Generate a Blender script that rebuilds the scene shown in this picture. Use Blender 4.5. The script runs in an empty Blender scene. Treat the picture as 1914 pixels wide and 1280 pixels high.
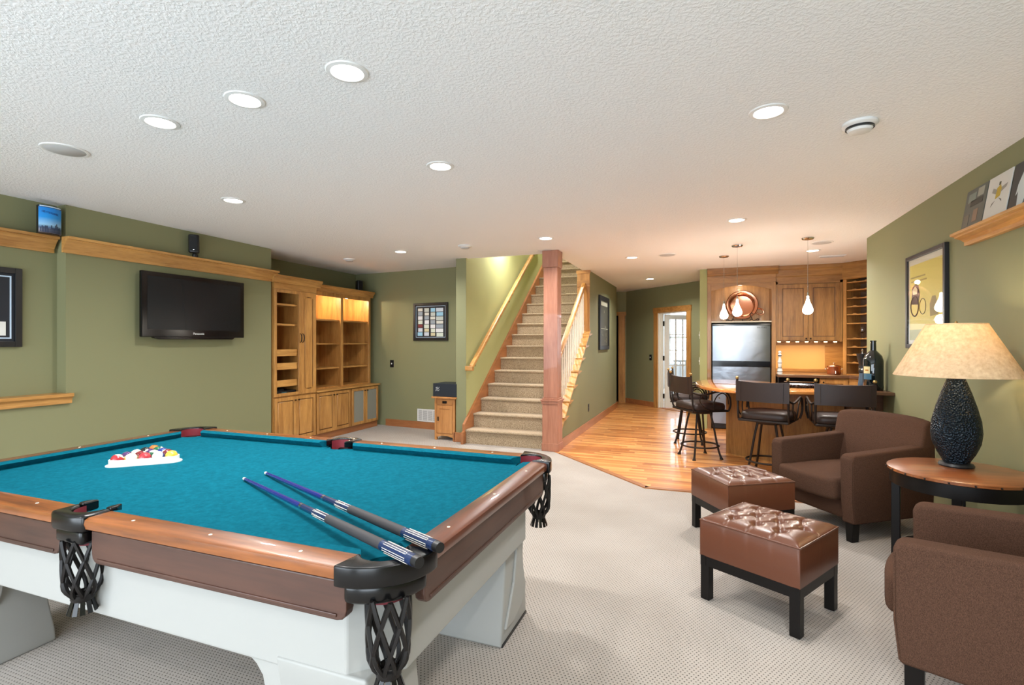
import bpy, bmesh, math, random
from mathutils import Vector, Matrix
random.seed(7)
sc = bpy.context.scene
C = sc.collection
PI = math.pi

# ------------------------------------------------------------------ camera, world, exposure
cam_d = bpy.data.cameras.new('camera'); cam = bpy.data.objects.new('camera', cam_d); C.objects.link(cam)
cam.location = (0, 0, 1.38); cam.rotation_euler = (PI/2, 0, math.atan(361/957.0))
cam_d.lens = 18; cam_d.sensor_width = 36; cam_d.sensor_fit = 'HORIZONTAL'; cam_d.clip_start = 0.05
sc.camera = cam
sc.view_settings.view_transform = 'Standard'; sc.view_settings.look = 'None'
sc.view_settings.gamma = 1; sc.view_settings.use_curve_mapping = False
sc.view_settings.exposure = 0.3
W = bpy.data.worlds.new('sky'); sc.world = W; W.use_nodes = True
bg = W.node_tree.nodes['Background']; bg.inputs[0].default_value = (0.80, 0.90, 1.0, 1); bg.inputs[1].default_value = 8.5
H = 2.55            # ceiling height
CAN_W = 8.0        # watts of one recessed light

def portal(name, loc, rot, sx, sy):
    d = bpy.data.lights.new(name, 'AREA'); d.shape = 'RECTANGLE'; d.size = sx; d.size_y = sy
    d.cycles.is_portal = True
    o = bpy.data.objects.new(name, d); C.objects.link(o); o.location = loc; o.rotation_euler = rot
def lamp(name, kind, loc, watts, col, parent=None, size=0.1, rot=(0, 0, 0), spot=None, blend=0.5):
    d = bpy.data.lights.new(name, kind); d.energy = watts; d.color = col
    if kind == 'AREA': d.shape = 'DISK'; d.size = size
    elif kind == 'SPOT': d.spot_size = spot; d.spot_blend = blend; d.shadow_soft_size = size
    else: d.shadow_soft_size = size
    o = bpy.data.objects.new(name, d); C.objects.link(o); o.location = loc; o.rotation_euler = rot
    if parent: o.parent = parent
    return o
# daylight openings of the wall behind the camera (real openings, see wall_near)
WIN = [(-4.9, -1.5, 0.06, 2.30), (-0.9, 1.3, 0.06, 2.30)]
YN = -2.4
for i, (x0, x1, z0, z1) in enumerate(WIN):
    portal('portal', ((x0+x1)/2, YN-0.12, (z0+z1)/2), (PI/2, 0, 0), x1-x0, z1-z0)

# ------------------------------------------------------------------ materials
def lin(c):
    return tuple(((v/255.0)/12.92 if v/255.0 <= 0.04045 else (((v/255.0)+0.055)/1.055)**2.4) for v in c)
MATS = {}
def mat(name, rgb, rough=0.6, metal=0.0, emit=None, estr=0.0, spec=0.5, coat=0.0, trans=0.0, sheen=0.0):
    if name in MATS: return MATS[name]
    m = bpy.data.materials.new(name); m.use_nodes = True
    b = m.node_tree.nodes['Principled BSDF']
    b.inputs['Base Color'].default_value = (*lin(rgb), 1); b.inputs['Roughness'].default_value = rough
    b.inputs['Metallic'].default_value = metal; b.inputs['Specular IOR Level'].default_value = spec
    b.inputs['Coat Weight'].default_value = coat; b.inputs['Transmission Weight'].default_value = trans
    b.inputs['Sheen Weight'].default_value = sheen
    if emit: b.inputs['Emission Color'].default_value = (*lin(emit), 1); b.inputs['Emission Strength'].default_value = estr
    MATS[name] = m; return m
def nodes(m): return m.node_tree.nodes, m.node_tree.links, m.node_tree.nodes['Principled BSDF']
def coords(m, scale=(1, 1, 1), kind='Object'):
    N, L, b = nodes(m); tc = N.new('ShaderNodeTexCoord'); mp = N.new('ShaderNodeMapping')
    mp.inputs['Scale'].default_value = scale; L.new(tc.outputs[kind], mp.inputs['Vector']); return mp.outputs['Vector']
def noise(m, vec, scale, detail=3, rough=0.5, dist=0.0):
    N, L, b = nodes(m); n = N.new('ShaderNodeTexNoise'); n.inputs['Scale'].default_value = scale
    n.inputs['Detail'].default_value = detail; n.inputs['Roughness'].default_value = rough; n.inputs['Distortion'].default_value = dist
    L.new(vec, n.inputs['Vector']); return n.outputs['Fac']
def ramp(m, fac, stops):
    N, L, b = nodes(m); r = N.new('ShaderNodeValToRGB'); e = r.color_ramp.elements
    e[0].position, e[0].color = stops[0][0], (*lin(stops[0][1]), 1); e[1].position, e[1].color = stops[-1][0], (*lin(stops[-1][1]), 1)
    for p, c in stops[1:-1]:
        q = e.new(p); q.color = (*lin(c), 1)
    L.new(fac, r.inputs['Fac']); return r.outputs['Color']
def bump(m, h, strength=0.3, dist=0.01):
    N, L, b = nodes(m); n = N.new('ShaderNodeBump'); n.inputs['Strength'].default_value = strength; n.inputs['Distance'].default_value = dist
    L.new(h, n.inputs['Height']); L.new(n.outputs['Normal'], b.inputs['Normal'])
def math_n(m, op, a, b_=None):
    N, L, b = nodes(m); n = N.new('ShaderNodeMath'); n.operation = op
    for i, v in enumerate((a, b_)):
        if v is None: continue
        if isinstance(v, (int, float)): n.inputs[i].default_value = v
        else: L.new(v, n.inputs[i])
    return n.outputs[0]
def wood(name, dark, light, axis='z', scale=1.0, rough=0.4, coat=0.2):
    if name in MATS: return MATS[name]
    m = mat(name, light, rough, coat=coat); N, L, b = nodes(m)
    s = {'x': (0.9, 9, 9), 'y': (9, 0.9, 9), 'z': (9, 9, 0.9)}[axis]
    v = coords(m, tuple(q*scale for q in s))
    n1 = noise(m, v, 1.6, 4, 0.6, 0.6)
    v2 = coords(m, tuple(q*scale*5 for q in s)); n2 = noise(m, v2, 2.5, 2, 0.5, 0.2)
    v3 = coords(m, tuple(max(q*scale*0.12, 0.5) for q in s)); n3 = noise(m, v3, 2.2, 2)
    f = math_n(m, 'ADD', math_n(m, 'MULTIPLY', n1, 0.55), math_n(m, 'ADD', math_n(m, 'MULTIPLY', n2, 0.2), math_n(m, 'MULTIPLY', n3, 0.3)))
    L.new(ramp(m, f, [(0.36, dark), (0.68, light)]), b.inputs['Base Color'])
    bump(m, n2, 0.05, 0.002)
    return m

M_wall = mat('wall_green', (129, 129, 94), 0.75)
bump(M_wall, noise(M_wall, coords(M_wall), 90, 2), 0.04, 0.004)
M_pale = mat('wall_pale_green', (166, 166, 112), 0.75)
M_ceil = mat('ceiling_white', (240, 240, 240), 0.9)
_v = coords(M_ceil); bump(M_ceil, ramp(M_ceil, noise(M_ceil, _v, 62, 3, 0.55, 0.4), [(0.42, (0, 0, 0)), (0.62, (255, 255, 255))]), 0.3, 0.006)
# patterned loop carpet: staggered grid of pin holes
M_carpet = mat('carpet', (205, 195, 180), 1.0, spec=0.1, sheen=0.2)
def make_carpet(m):
    N, L, b = nodes(m); v = coords(m); sp = N.new('ShaderNodeSeparateXYZ'); L.new(v, sp.inputs[0])
    px, py = 0.0175, 0.0150
    gy = math_n(m, 'DIVIDE', sp.outputs['Y'], py); row = math_n(m, 'FLOOR', gy); fy = math_n(m, 'SUBTRACT', math_n(m, 'SUBTRACT', gy, row), 0.5)
    par = math_n(m, 'MULTIPLY', math_n(m, 'FLOORED_MODULO', row, 2.0), 0.5)
    gx = math_n(m, 'ADD', math_n(m, 'DIVIDE', sp.outputs['X'], px), par); fx = math_n(m, 'SUBTRACT', math_n(m, 'FRACT', gx), 0.5)
    d2 = math_n(m, 'ADD', math_n(m, 'MULTIPLY', math_n(m, 'MULTIPLY', fx, fx), 1.4), math_n(m, 'MULTIPLY', fy, fy))
    wob = math_n(m, 'MULTIPLY', noise(m, v, 160, 2), 0.10)
    hole = math_n(m, 'ADD', d2, math_n(m, 'SUBTRACT', wob, 0.05))
    big = noise(m, v, 1.1, 3); fine = noise(m, v, 420, 2)
    c1 = ramp(m, hole, [(0.012, (80, 72, 65)), (0.075, (183, 175, 167))])
    c2 = ramp(m, math_n(m, 'ADD', math_n(m, 'MULTIPLY', big, 0.5), math_n(m, 'MULTIPLY', fine, 0.5)), [(0.3, (200, 196, 190)), (0.7, (255, 255, 255))])
    mx = N.new('ShaderNodeMix'); mx.data_type = 'RGBA'; mx.blend_type = 'MULTIPLY'; mx.inputs[0].default_value = 1.0
    L.new(c1, mx.inputs[6]); L.new(c2, mx.inputs[7]); L.new(mx.outputs[2], b.inputs['Base Color'])
    bump(m, math_n(m, 'ADD', math_n(m, 'MINIMUM', hole, 0.1), math_n(m, 'MULTIPLY', fine, 0.05)), 0.5, 0.02)
make_carpet(M_carpet)
M_stairc = mat('stair_carpet', (168, 148, 120), 1.0, spec=0.1, sheen=0.2)
_v = coords(M_stairc); _f = noise(M_stairc, _v, 130, 2)
nodes(M_stairc)[1].new(ramp(M_stairc, _f, [(0.35, (128, 108, 84)), (0.62, (186, 166, 138))]), nodes(M_stairc)[2].inputs['Base Color']); bump(M_stairc, _f, 0.5, 0.01)
# strip wood floor
M_floor = mat('strip_wood_floor', (205, 140, 78), 0.36, coat=0.15)
def make_floor(m):
    N, L, b = nodes(m); v = coords(m); sp = N.new('ShaderNodeSeparateXYZ'); L.new(v, sp.inputs[0])
    w, ln = 0.057, 0.75
    gy = math_n(m, 'DIVIDE', sp.outputs['Y'], w); row = math_n(m, 'FLOOR', gy); fy = math_n(m, 'SUBTRACT', gy, row)
    off = math_n(m, 'FRACT', math_n(m, 'MULTIPLY', math_n(m, 'SINE', math_n(m, 'MULTIPLY', row, 12.9898)), 43758.5))
    gx = math_n(m, 'ADD', math_n(m, 'DIVIDE', sp.outputs['X'], ln), off); col = math_n(m, 'FLOOR', gx)
    wn = N.new('ShaderNodeTexWhiteNoise'); wn.noise_dimensions = '2D'; cb = N.new('ShaderNodeCombineXYZ'); L.new(row, cb.inputs[0]); L.new(col, cb.inputs[1]); L.new(cb.outputs[0], wn.inputs['Vector'])
    gr = noise(m, coords(m, (1.5, 30, 1)), 2.5, 3)
    f = math_n(m, 'ADD', math_n(m, 'MULTIPLY', wn.outputs['Value'], 0.7), math_n(m, 'MULTIPLY', gr, 0.3))
    c = ramp(m, f, [(0.1, (158, 92, 44)), (0.5, (196, 128, 66)), (0.9, (224, 164, 98))])
    L.new(c, b.inputs['Base Color'])
make_floor(M_floor)
W_gold = wood('wood_golden_alder', (142, 92, 42), (205, 152, 84), 'z')
W_goldx = wood('wood_golden_x', (142, 92, 42), (205, 152, 84), 'x')
W_goldy = wood('wood_golden_y', (148, 98, 44), (212, 160, 90), 'y')
W_kit = wood('wood_kitchen', (104, 68, 30), (172, 124, 66), 'z')
W_kitx = wood('wood_kitchen_x', (104, 68, 30), (172, 124, 66), 'x')
W_post = wood('wood_post_red', (140, 84, 60), (182, 124, 96), 'z', 0.7)
W_base = wood('wood_baseboard', (138, 84, 46), (178, 116, 70), 'x', 0.7)
W_basey = wood('wood_baseboard_y', (138, 84, 46), (178, 116, 70), 'y', 0.7)
W_oak = wood('wood_mission_oak', (160, 104, 54), (200, 142, 84), 'z')
W_rail = wood('wood_rail_top', (62, 30, 14), (158, 92, 42), 'x', 0.8, 0.3, 0.4)
W_raily = wood('wood_rail_top_y', (56, 26, 14), (116, 60, 34), 'y', 0.8, 0.3, 0.4)
W_apron = wood('wood_apron', (44, 26, 20), (82, 51, 38), 'x', 0.6, 0.45, 0.1)
W_aprony = wood('wood_apron_y', (50, 30, 23), (84, 53, 40), 'y', 0.6, 0.42, 0.15)
W_bar = wood('wood_bar_top', (176, 102, 44), (226, 152, 82), 'x', 0.6, 0.12, 0.8)
W_dark = wood('wood_dark_counter', (70, 44, 28), (112, 76, 50), 'x', 0.6)
W_table = wood('wood_side_table', (96, 50, 24), (168, 100, 52), 'x', 0.8, 0.3, 0.4)
W_splash = mat('backsplash_panel', (214, 168, 104), 0.5)
M_black = mat('black_satin', (22, 22, 24), 0.4)
M_gloss = mat('black_gloss', (8, 8, 10), 0.14, spec=0.3)
M_screen = mat('tv_screen', (16, 22, 26), 0.22, spec=0.25)
M_white = mat('white_plastic', (226, 226, 224), 0.45)
M_grey = mat('speaker_grille', (188, 188, 188), 0.7)
M_iron = mat('wrought_iron', (44, 36, 32), 0.45, metal=0.6)
M_brass = mat('aged_brass', (170, 140, 90), 0.35, metal=0.9)
M_bronze = mat('dark_bronze', (38, 30, 24), 0.45, metal=0.7)
M_steel = mat('stainless', (150, 156, 164), 0.3, metal=1.0)
bump(M_steel, noise(M_steel, coords(M_steel), 3.5, 2, 0.4, 1.2), 0.12, 0.05)
M_copper = mat('copper', (206, 146, 116), 0.24, metal=1.0)
M_chrome = mat('chrome', (210, 210, 212), 0.12, metal=1.0)
M_cloth = mat('billiard_cloth', (10, 118, 142), 1.0, spec=0.05)
_v = coords(M_cloth); _f = noise(M_cloth, _v, 45, 4, 0.6)
nodes(M_cloth)[1].new(ramp(M_cloth, _f, [(0.3, (2, 74, 90)), (0.75, (8, 92, 110))]), nodes(M_cloth)[2].inputs['Base Color'])
M_tpaint = mat('painted_table_base', (160, 160, 156), 0.5)
M_pocket = mat('black_leather_pocket', (9, 9, 10), 0.24, spec=0.4)
M_net = mat('pocket_web_leather', (22, 19, 18), 0.45, spec=0.3)
M_pink = mat('pocket_liner', (120, 32, 44), 0.6)
M_sight = mat('sight_inlay', (235, 225, 205), 0.3)
M_leather = mat('brown_leather', (92, 52, 34), 0.3, coat=0.15)
_f = noise(M_leather, coords(M_leather), 55, 3); bump(M_leather, _f, 0.08, 0.004)
M_dleather = mat('dark_brown_leather', (50, 37, 32), 0.4, spec=0.3)
M_fabric = mat('brown_fabric', (92, 60, 46), 1.0, spec=0.08)
_v = coords(M_fabric, (1, 1, 0.35)); _f = noise(M_fabric, _v, 620, 2)
nodes(M_fabric)[1].new(ramp(M_fabric, _f, [(0.3, (60, 42, 33)), (0.72, (94, 68, 54))]), nodes(M_fabric)[2].inputs['Base Color']); bump(M_fabric, _f, 0.25, 0.003)
M_espresso = mat('espresso_wood', (16, 13, 12), 0.4, spec=0.25)
M_hammer = mat('hammered_blue_black_metal', (26, 38, 48), 0.32, metal=0.7)
_v = coords(M_hammer); _n = M_hammer.node_tree.nodes.new('ShaderNodeTexVoronoi'); _n.inputs['Scale'].default_value = 100; M_hammer.node_tree.links.new(_v, _n.inputs['Vector']); bump(M_hammer, _n.outputs['Distance'], 0.85, 0.012)
M_shade = bpy.data.materials.new('linen_shade'); M_shade.use_nodes = True
def make_shade(m):
    N, L, b = nodes(m); v = coords(m, (1, 1, 1)); f = noise(m, v, 40, 5, 0.65)
    col = ramp(m, f, [(0.35, (214, 190, 152)), (0.7, (238, 220, 188))]); L.new(col, b.inputs['Base Color']); b.inputs['Roughness'].default_value = 0.95
    t = N.new('ShaderNodeBsdfTranslucent'); L.new(col, t.inputs['Color']); mx = N.new('ShaderNodeMixShader'); mx.inputs[0].default_value = 0.4
    out = [n for n in N if n.type == 'OUTPUT_MATERIAL'][0]; L.new(b.outputs[0], mx.inputs[1]); L.new(t.outputs[0], mx.inputs[2]); L.new(mx.outputs[0], out.inputs['Surface'])
make_shade(M_shade)
M_lens = mat('light_lens', (255, 255, 255), 0.4, emit=(255, 250, 240), estr=14)
M_bulb = mat('pendant_glass_lit', (255, 255, 255), 0.4, emit=(255, 244, 225), estr=18)
M_puck = mat('puck_light_lit', (255, 255, 255), 0.4, emit=(255, 220, 160), estr=25)
M_blue = mat('cue_blue', (28, 36, 110), 0.2, coat=0.5)
M_navy = mat('cue_butt_navy', (26, 44, 80), 0.2, coat=0.5)
M_wrap = mat('cue_wrap', (48, 46, 48), 0.7)
M_glassdk = mat('dark_bottle_glass', (8, 22, 26), 0.08, coat=0.6)
M_clear = mat('clear_glass', (255, 255, 255), 0.02, trans=1.0)
M_doorw = mat('white_door_paint', (226, 220, 206), 0.45)
M_room = mat('white_room_paint', (232, 234, 234), 0.8)
M_grillfab = mat('grey_grille_cloth', (138, 138, 128), 0.9)
M_paperw = mat('paper_white', (224, 224, 220), 0.7)
M_yellow = mat('poster_yellow', (206, 192, 96), 0.55)
M_mat = mat('dark_mat_board', (20, 26, 36), 0.6)
M_ink = mat('ink_dark', (58, 54, 50), 0.7)

# ------------------------------------------------------------------ mesh helpers
def link(name, me, m=None, parent=None):
    o = bpy.data.objects.new(name, me); C.objects.link(o)
    if m: me.materials.append(m)
    if parent: o.parent = parent
    return o
def from_bm(name, bm, m, parent=None, smooth=False, bev=0.0, seg=2, angle=0.6):
    bmesh.ops.recalc_face_normals(bm, faces=bm.faces[:]); bm.normal_update()
    if bev > 0:
        es = [e for e in bm.edges if len(e.link_faces) == 2 and e.calc_face_angle(0) > angle]
        bmesh.ops.bevel(bm, geom=es, offset=bev, segments=seg, profile=0.5, affect='EDGES', clamp_overlap=True)
    bmesh.ops.recalc_face_normals(bm, faces=bm.faces[:])
    me = bpy.data.meshes.new(name); bm.to_mesh(me); bm.free()
    if smooth:
        for p in me.polygons: p.use_smooth = True
        if smooth != 'all': me.set_sharp_from_angle(angle=0.7)
    return link(name, me, m, parent)
def add_box(bm, x0, x1, y0, y1, z0, z1):
    v = [bm.verts.new(p) for p in [(x0,y0,z0),(x1,y0,z0),(x1,y1,z0),(x0,y1,z0),(x0,y0,z1),(x1,y0,z1),(x1,y1,z1),(x0,y1,z1)]]
    for f in [(0,3,2,1),(4,5,6,7),(0,1,5,4),(1,2,6,5),(2,3,7,6),(3,0,4,7)]: bm.faces.new([v[i] for i in f])
    return v
def box(name, x0, x1, y0, y1, z0, z1, m, parent=None, bev=0.0, seg=2, smooth=False):
    bm = bmesh.new(); add_box(bm, min(x0,x1), max(x0,x1), min(y0,y1), max(y0,y1), min(z0,z1), max(z0,z1))
    return from_bm(name, bm, m, parent, smooth or bev > 0.006, bev, seg)
def add_prism(bm, pts, plane, c0, c1):
    f = {'xy': lambda a, b, c: (a, b, c), 'xz': lambda a, b, c: (a, c, b), 'yz': lambda a, b, c: (c, a, b)}[plane]
    A = [bm.verts.new(f(a, b, c0)) for a, b in pts]; B = [bm.verts.new(f(a, b, c1)) for a, b in pts]
    n = len(pts); bm.faces.new(A); bm.faces.new(B)
    for i in range(n): bm.faces.new([A[i], A[(i+1) % n], B[(i+1) % n], B[i]])
def prism(name, pts, plane, c0, c1, m, parent=None, bev=0.0, seg=2, smooth=False):
    bm = bmesh.new(); add_prism(bm, pts, plane, c0, c1); return from_bm(name, bm, m, parent, smooth or bev > 0.006, bev, seg)
def add_tube(bm, pts, r, seg=8, closed=False, cap=True):
    pts = [Vector(p) for p in pts]; n = len(pts); rings = []
    rr = r if isinstance(r, (list, tuple)) else [r]*n
    up0 = None
    for i, p in enumerate(pts):
        if closed: t = pts[(i+1) % n]-pts[i-1]
        else: t = pts[min(i+1, n-1)]-pts[max(i-1, 0)]
        t.normalize()
        if up0 is None:
            up0 = Vector((0, 0, 1)) if abs(t.z) < 0.9 else Vector((1, 0, 0))
        a = t.cross(up0)
        if a.length < 1e-4: a = t.orthogonal()
        a.normalize(); b = a.cross(t).normalized(); up0 = b
        rings.append([bm.verts.new(p+(a*math.cos(2*PI*k/seg)+b*math.sin(2*PI*k/seg))*rr[i]) for k in range(seg)])
    m = n if closed else n-1
    for i in range(m):
        A, B = rings[i], rings[(i+1) % n]
        for k in range(seg): bm.faces.new([A[k], A[(k+1) % seg], B[(k+1) % seg], B[k]])
    if cap and not closed:
        bm.faces.new(rings[0]); bm.faces.new(rings[-1])
def tube(name, pts, r, m, parent=None, seg=8, closed=False):
    bm = bmesh.new(); add_tube(bm, pts, r, seg, closed); return from_bm(name, bm, m, parent, True)
def add_lathe(bm, prof, seg=24, c=(0, 0, 0), axis='z'):
    rings = []
    for r, z in prof:
        if r < 1e-5: rings.append([bm.verts.new((c[0], c[1], c[2]+z) if axis == 'z' else (c[0], c[1]+z, c[2]))])
        else:
            rings.append([bm.verts.new((c[0]+r*math.cos(2*PI*k/seg), c[1]+r*math.sin(2*PI*k/seg), c[2]+z) if axis == 'z'
                          else (c[0]+r*math.cos(2*PI*k/seg), c[1]+z, c[2]+r*math.sin(2*PI*k/seg))) for k in range(seg)])
    for A, B in zip(rings, rings[1:]):
        for k in range(seg):
            if len(A) == 1 and len(B) == 1: continue
            if len(A) == 1: bm.faces.new([A[0], B[k], B[(k+1) % seg]])
            elif len(B) == 1: bm.faces.new([A[k], A[(k+1) % seg], B[0]])
            else: bm.faces.new([A[k], A[(k+1) % seg], B[(k+1) % seg], B[k]])
def lathe(name, prof, m, parent=None, seg=24, c=(0, 0, 0), axis='z'):
    bm = bmesh.new(); add_lathe(bm, prof, seg, c, axis); return from_bm(name, bm, m, parent, True)
def smooth_path(pts, n=6, closed=False):
    P = [Vector(p) for p in pts]; out = []; N = len(P)
    rng = range(N) if closed else range(N-1)
    for i in rng:
        if closed: a, b, c, d = P[i-1], P[i], P[(i+1) % N], P[(i+2) % N]
        else: a, b, c, d = P[max(i-1, 0)], P[i], P[i+1], P[min(i+2, N-1)]
        for k in range(n):
            t = k/n
            out.append(0.5*((2*b)+(c-a)*t+(2*a-5*b+4*c-d)*t*t+(3*b-a-3*c+d)*t**3))
    if not closed: out.append(P[-1])
    return out
def text(name, body, size, loc, rot, m, parent=None, ext=0.0008, align='CENTER'):
    cu = bpy.data.curves.new(name, 'FONT'); cu.body = body; cu.size = size; cu.extrude = ext; cu.align_x = align; cu.align_y = 'CENTER'; cu.resolution_u = 2
    t = bpy.data.objects.new(name, cu); C.objects.link(t)
    me = bpy.data.meshes.new_from_object(t.evaluated_get(bpy.context.evaluated_depsgraph_get())); bpy.data.objects.remove(t); bpy.data.curves.remove(cu)
    me.materials.clear(); o = link(name, me, m, parent); o.location = loc; o.rotation_euler = rot; return o
def tag(o, label, cat, group=None):
    o['label'] = label; o['category'] = cat
    if group: o['group'] = group
    return o
def thing(name, label, cat, loc=(0, 0, 0), rz=0.0, group=None):
    o = bpy.data.objects.new(name, None); C.objects.link(o); o.location = loc; o.rotation_euler = (0, 0, rz); o.empty_display_size = 0.1
    return tag(o, label, cat, group)
def struct(o): o['kind'] = 'structure'; return o
def copy_tree(o, parent=None):
    c = o.copy(); C.objects.link(c); c.parent = parent
    for ch in list(o.children): copy_tree(ch, c)
    return c

# ------------------------------------------------------------------ room shell
XL, XR = -5.08, 1.70
def sbox(name, *a, m=M_wall, **k): return struct(box(name, *a, m, **k))
# carpeted floor and the wood floor of the bar / hall
struct(prism('floor', [(-5.95, YN-0.2), (1.9, YN-0.2), (1.9, 5.03), (-0.534, 4.97), (-1.93, 6.383), (-1.93, 6.6), (-3.3, 7.5), (-5.95, 7.5)], 'xy', -0.1, 0.0, M_carpet))
struct(prism('floor_wood', [(-0.534, 4.97), (1.9, 5.03), (2.9, 5.03), (2.9, 12.6), (-3.4, 12.6), (-3.4, 11.0), (-1.93, 11.0), (-1.93, 6.383)], 'xy', -0.1, 0.002, M_floor))
sbox('floor_slab', -6.2, 3.6, YN-0.4, 16.4, -0.3, -0.101, m=mat('concrete', (120, 118, 114), 0.9))
def strip(name, a, b, w, h, m):   # a flat board from a to b lying on the floor
    a, b = Vector(a), Vector(b); d = (b-a).normalized(); n = Vector((-d.y, d.x))*w
    return struct(prism(name, [tuple(a), tuple(b), tuple(b+n), tuple(a+n)], 'xy', 0.002, h, m))
strip('trim_1', (-1.70, 6.15), (-0.534, 4.97), 0.06, 0.010, W_base); strip('trim_2', (-0.534, 4.97), (1.70, 5.03), 0.06, 0.010, W_base)
# ceiling with the stair opening
bm = bmesh.new(); add_box(bm, -5.95, 2.95, YN-0.2, 6.47, H, H+0.3); add_box(bm, -5.95, -3.18, 6.47, 12.8, H, H+0.3); add_box(bm, -1.86, 2.95, 6.47, 12.8, H, H+0.3); add_box(bm, -3.18, -1.86, 10.95, 13.1, H, H+0.3)
struct(from_bm('ceiling', bm, M_ceil))
# left wall: main panel, sill panel and niche
bm = bmesh.new()
add_box(bm, XL-0.3, XL, 2.73, 4.93, 0, H)
add_box(bm, XL-0.3, XL, YN, 2.73, 0, 0.92)
add_box(bm, XL-0.3, XL-0.12, YN, 2.73, 0.92, H)
add_box(bm, -5.85, -5.65, 4.93, 7.6, 0, H); add_box(bm, -5.85, XL-0.3, 4.75, 4.93, 0, H)
struct(from_bm('wall_left', bm, M_wall))
# back wall of the play area, slightly turned
struct(prism('wall_back', [(-5.70, 7.33), (-3.2, 7.08), (-3.2, 7.28), (-5.70, 7.53)], 'xy', 0, H, M_wall))
# stair walls
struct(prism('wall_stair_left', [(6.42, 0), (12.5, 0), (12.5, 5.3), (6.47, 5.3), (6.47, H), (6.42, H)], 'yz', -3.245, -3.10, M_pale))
sbox('wall_stair_end', -3.245, -3.10, 6.412, 6.42, 0, H)
sbox('wall_stair_side', -3.253, -3.245, 6.412, 7.15, 0, H)
NZ0, NY0, RISE, RUN = 0.19, 6.318, 0.19, 0.2565
def nose(y): return NZ0+(y-NY0)*RISE/RUN
struct(prism('wall_stair_right', [(6.45, 0), (10.95, 0), (10.95, H), (8.2, H), (8.2, nose(8.2)-0.03), (6.45, nose(6.45)-0.03)], 'yz', -1.93, -1.76, M_wall))
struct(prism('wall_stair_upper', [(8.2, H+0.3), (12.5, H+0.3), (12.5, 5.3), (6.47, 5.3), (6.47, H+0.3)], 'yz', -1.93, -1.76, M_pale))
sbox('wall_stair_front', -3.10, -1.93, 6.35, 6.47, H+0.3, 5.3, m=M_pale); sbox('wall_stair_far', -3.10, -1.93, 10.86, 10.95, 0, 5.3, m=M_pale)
sbox('ceiling_stair', -3.3, -1.7, 6.3, 12.6, 5.3, 5.4, m=M_ceil)
# hall end with the dark doorway, the 45 degree wall with the glazed door
sbox('wall_hall_end', -1.86, -1.70, 11.95, 12.1, 0, H); sbox('wall_hall_over_door', -3.2, -1.86, 11.95, 12.1, 2.0, H)
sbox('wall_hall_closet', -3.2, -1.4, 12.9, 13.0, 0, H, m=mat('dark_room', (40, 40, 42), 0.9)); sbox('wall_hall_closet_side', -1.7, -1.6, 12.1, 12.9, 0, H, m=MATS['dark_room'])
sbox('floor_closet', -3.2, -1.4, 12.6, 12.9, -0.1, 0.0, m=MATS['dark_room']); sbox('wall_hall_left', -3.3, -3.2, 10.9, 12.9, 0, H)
A45 = Vector((-1.70, 11.95)); D45 = Vector((0.70711, -0.70711)); N45 = Vector((0.70711, 0.70711))   # along the wall / away from the camera
def p45(s, t=0.0): q = A45+D45*s+N45*t; return (q.x, q.y)
def wall45(name, s0, s1, z0, z1, t0=0.0, t1=0.13, m=M_wall, parent=None):
    return prism(name, [p45(s0, t0), p45(s1, t0), p45(s1, t1), p45(s0, t1)], 'xy', z0, z1, m, parent)
struct(wall45('wall_diagonal', 0, 1.09, 0, H)); struct(wall45('wall_diagonal', 1.933, 2.40, 0, H)); struct(wall45('wall_diagonal', 1.09, 1.933, 2.0, H))
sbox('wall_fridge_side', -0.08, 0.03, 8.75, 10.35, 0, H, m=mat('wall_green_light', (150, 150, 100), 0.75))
sbox('wall_kitchen_back', 0.03, 2.9, 9.45, 9.6, 0, H); sbox('wall_kitchen_right', 2.75, 2.9, 6.79, 9.45, 0, H)
sbox('wall_right', XR, XR+0.2, YN, 6.79, 0, H); sbox('wall_right_return', XR+0.2, 2.9, 6.64, 6.79, 0, H)
# wall behind the camera with two wide daylight openings
bm = bmesh.new(); xs = -5.4
for (x0, x1, z0, z1) in WIN:
    add_box(bm, xs, x0, YN-0.2, YN, 0, H); add_box(bm, x0, x1, YN-0.2, YN, 0, z0); add_box(bm, x0, x1, YN-0.2, YN, z1, H); xs = x1
add_box(bm, xs, 1.9, YN-0.2, YN, 0, H); struct(from_bm('wall_near', bm, M_wall))
for i, (x0, x1, z0, z1) in enumerate(WIN):
    bm = bmesh.new(); t = 0.05
    for q in ((x0, x0+t, z0, z1), (x1-t, x1, z0, z1), (x0, x1, z0, z0+t), (x0, x1, z1-t, z1), ((x0+x1)/2-t/2, (x0+x1)/2+t/2, z0, z1)): add_box(bm, q[0], q[1], YN-0.14, YN-0.06, q[2], q[3])
    struct(from_bm('window_%d' % (i+1), bm, M_doorw))
# bright room beyond the glazed door
bm = bmesh.new(); add_box(bm, -1.6, -1.45, 12.1, 16.0, 0, H); add_box(bm, 3.2, 3.35, 9.7, 16.0, 0, H)
add_box(bm, -1.6, 3.35, 16.0, 16.15, 0, 0.75); add_box(bm, -1.6, 3.35, 16.0, 16.15, 2.35, H); add_box(bm, -1.6, -1.0, 16.0, 16.15, 0.75, 2.35); add_box(bm, 2.9, 3.35, 16.0, 16.15, 0.75, 2.35)
struct(from_bm('wall_sunroom', bm, M_room))
sbox('ceiling_sunroom', -1.6, 3.35, 12.8, 16.2, H, H+0.1, m=M_room); sbox('ceiling_sunroom', 0.1, 3.35, 9.6, 12.8, H-0.02, H-0.005, m=M_room); sbox('floor_sunroom', -1.6, 3.35, 12.6, 16.2, -0.1, 0.0, m=mat('sunroom_floor', (196, 192, 186), 0.6))
bm = bmesh.new()
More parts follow.
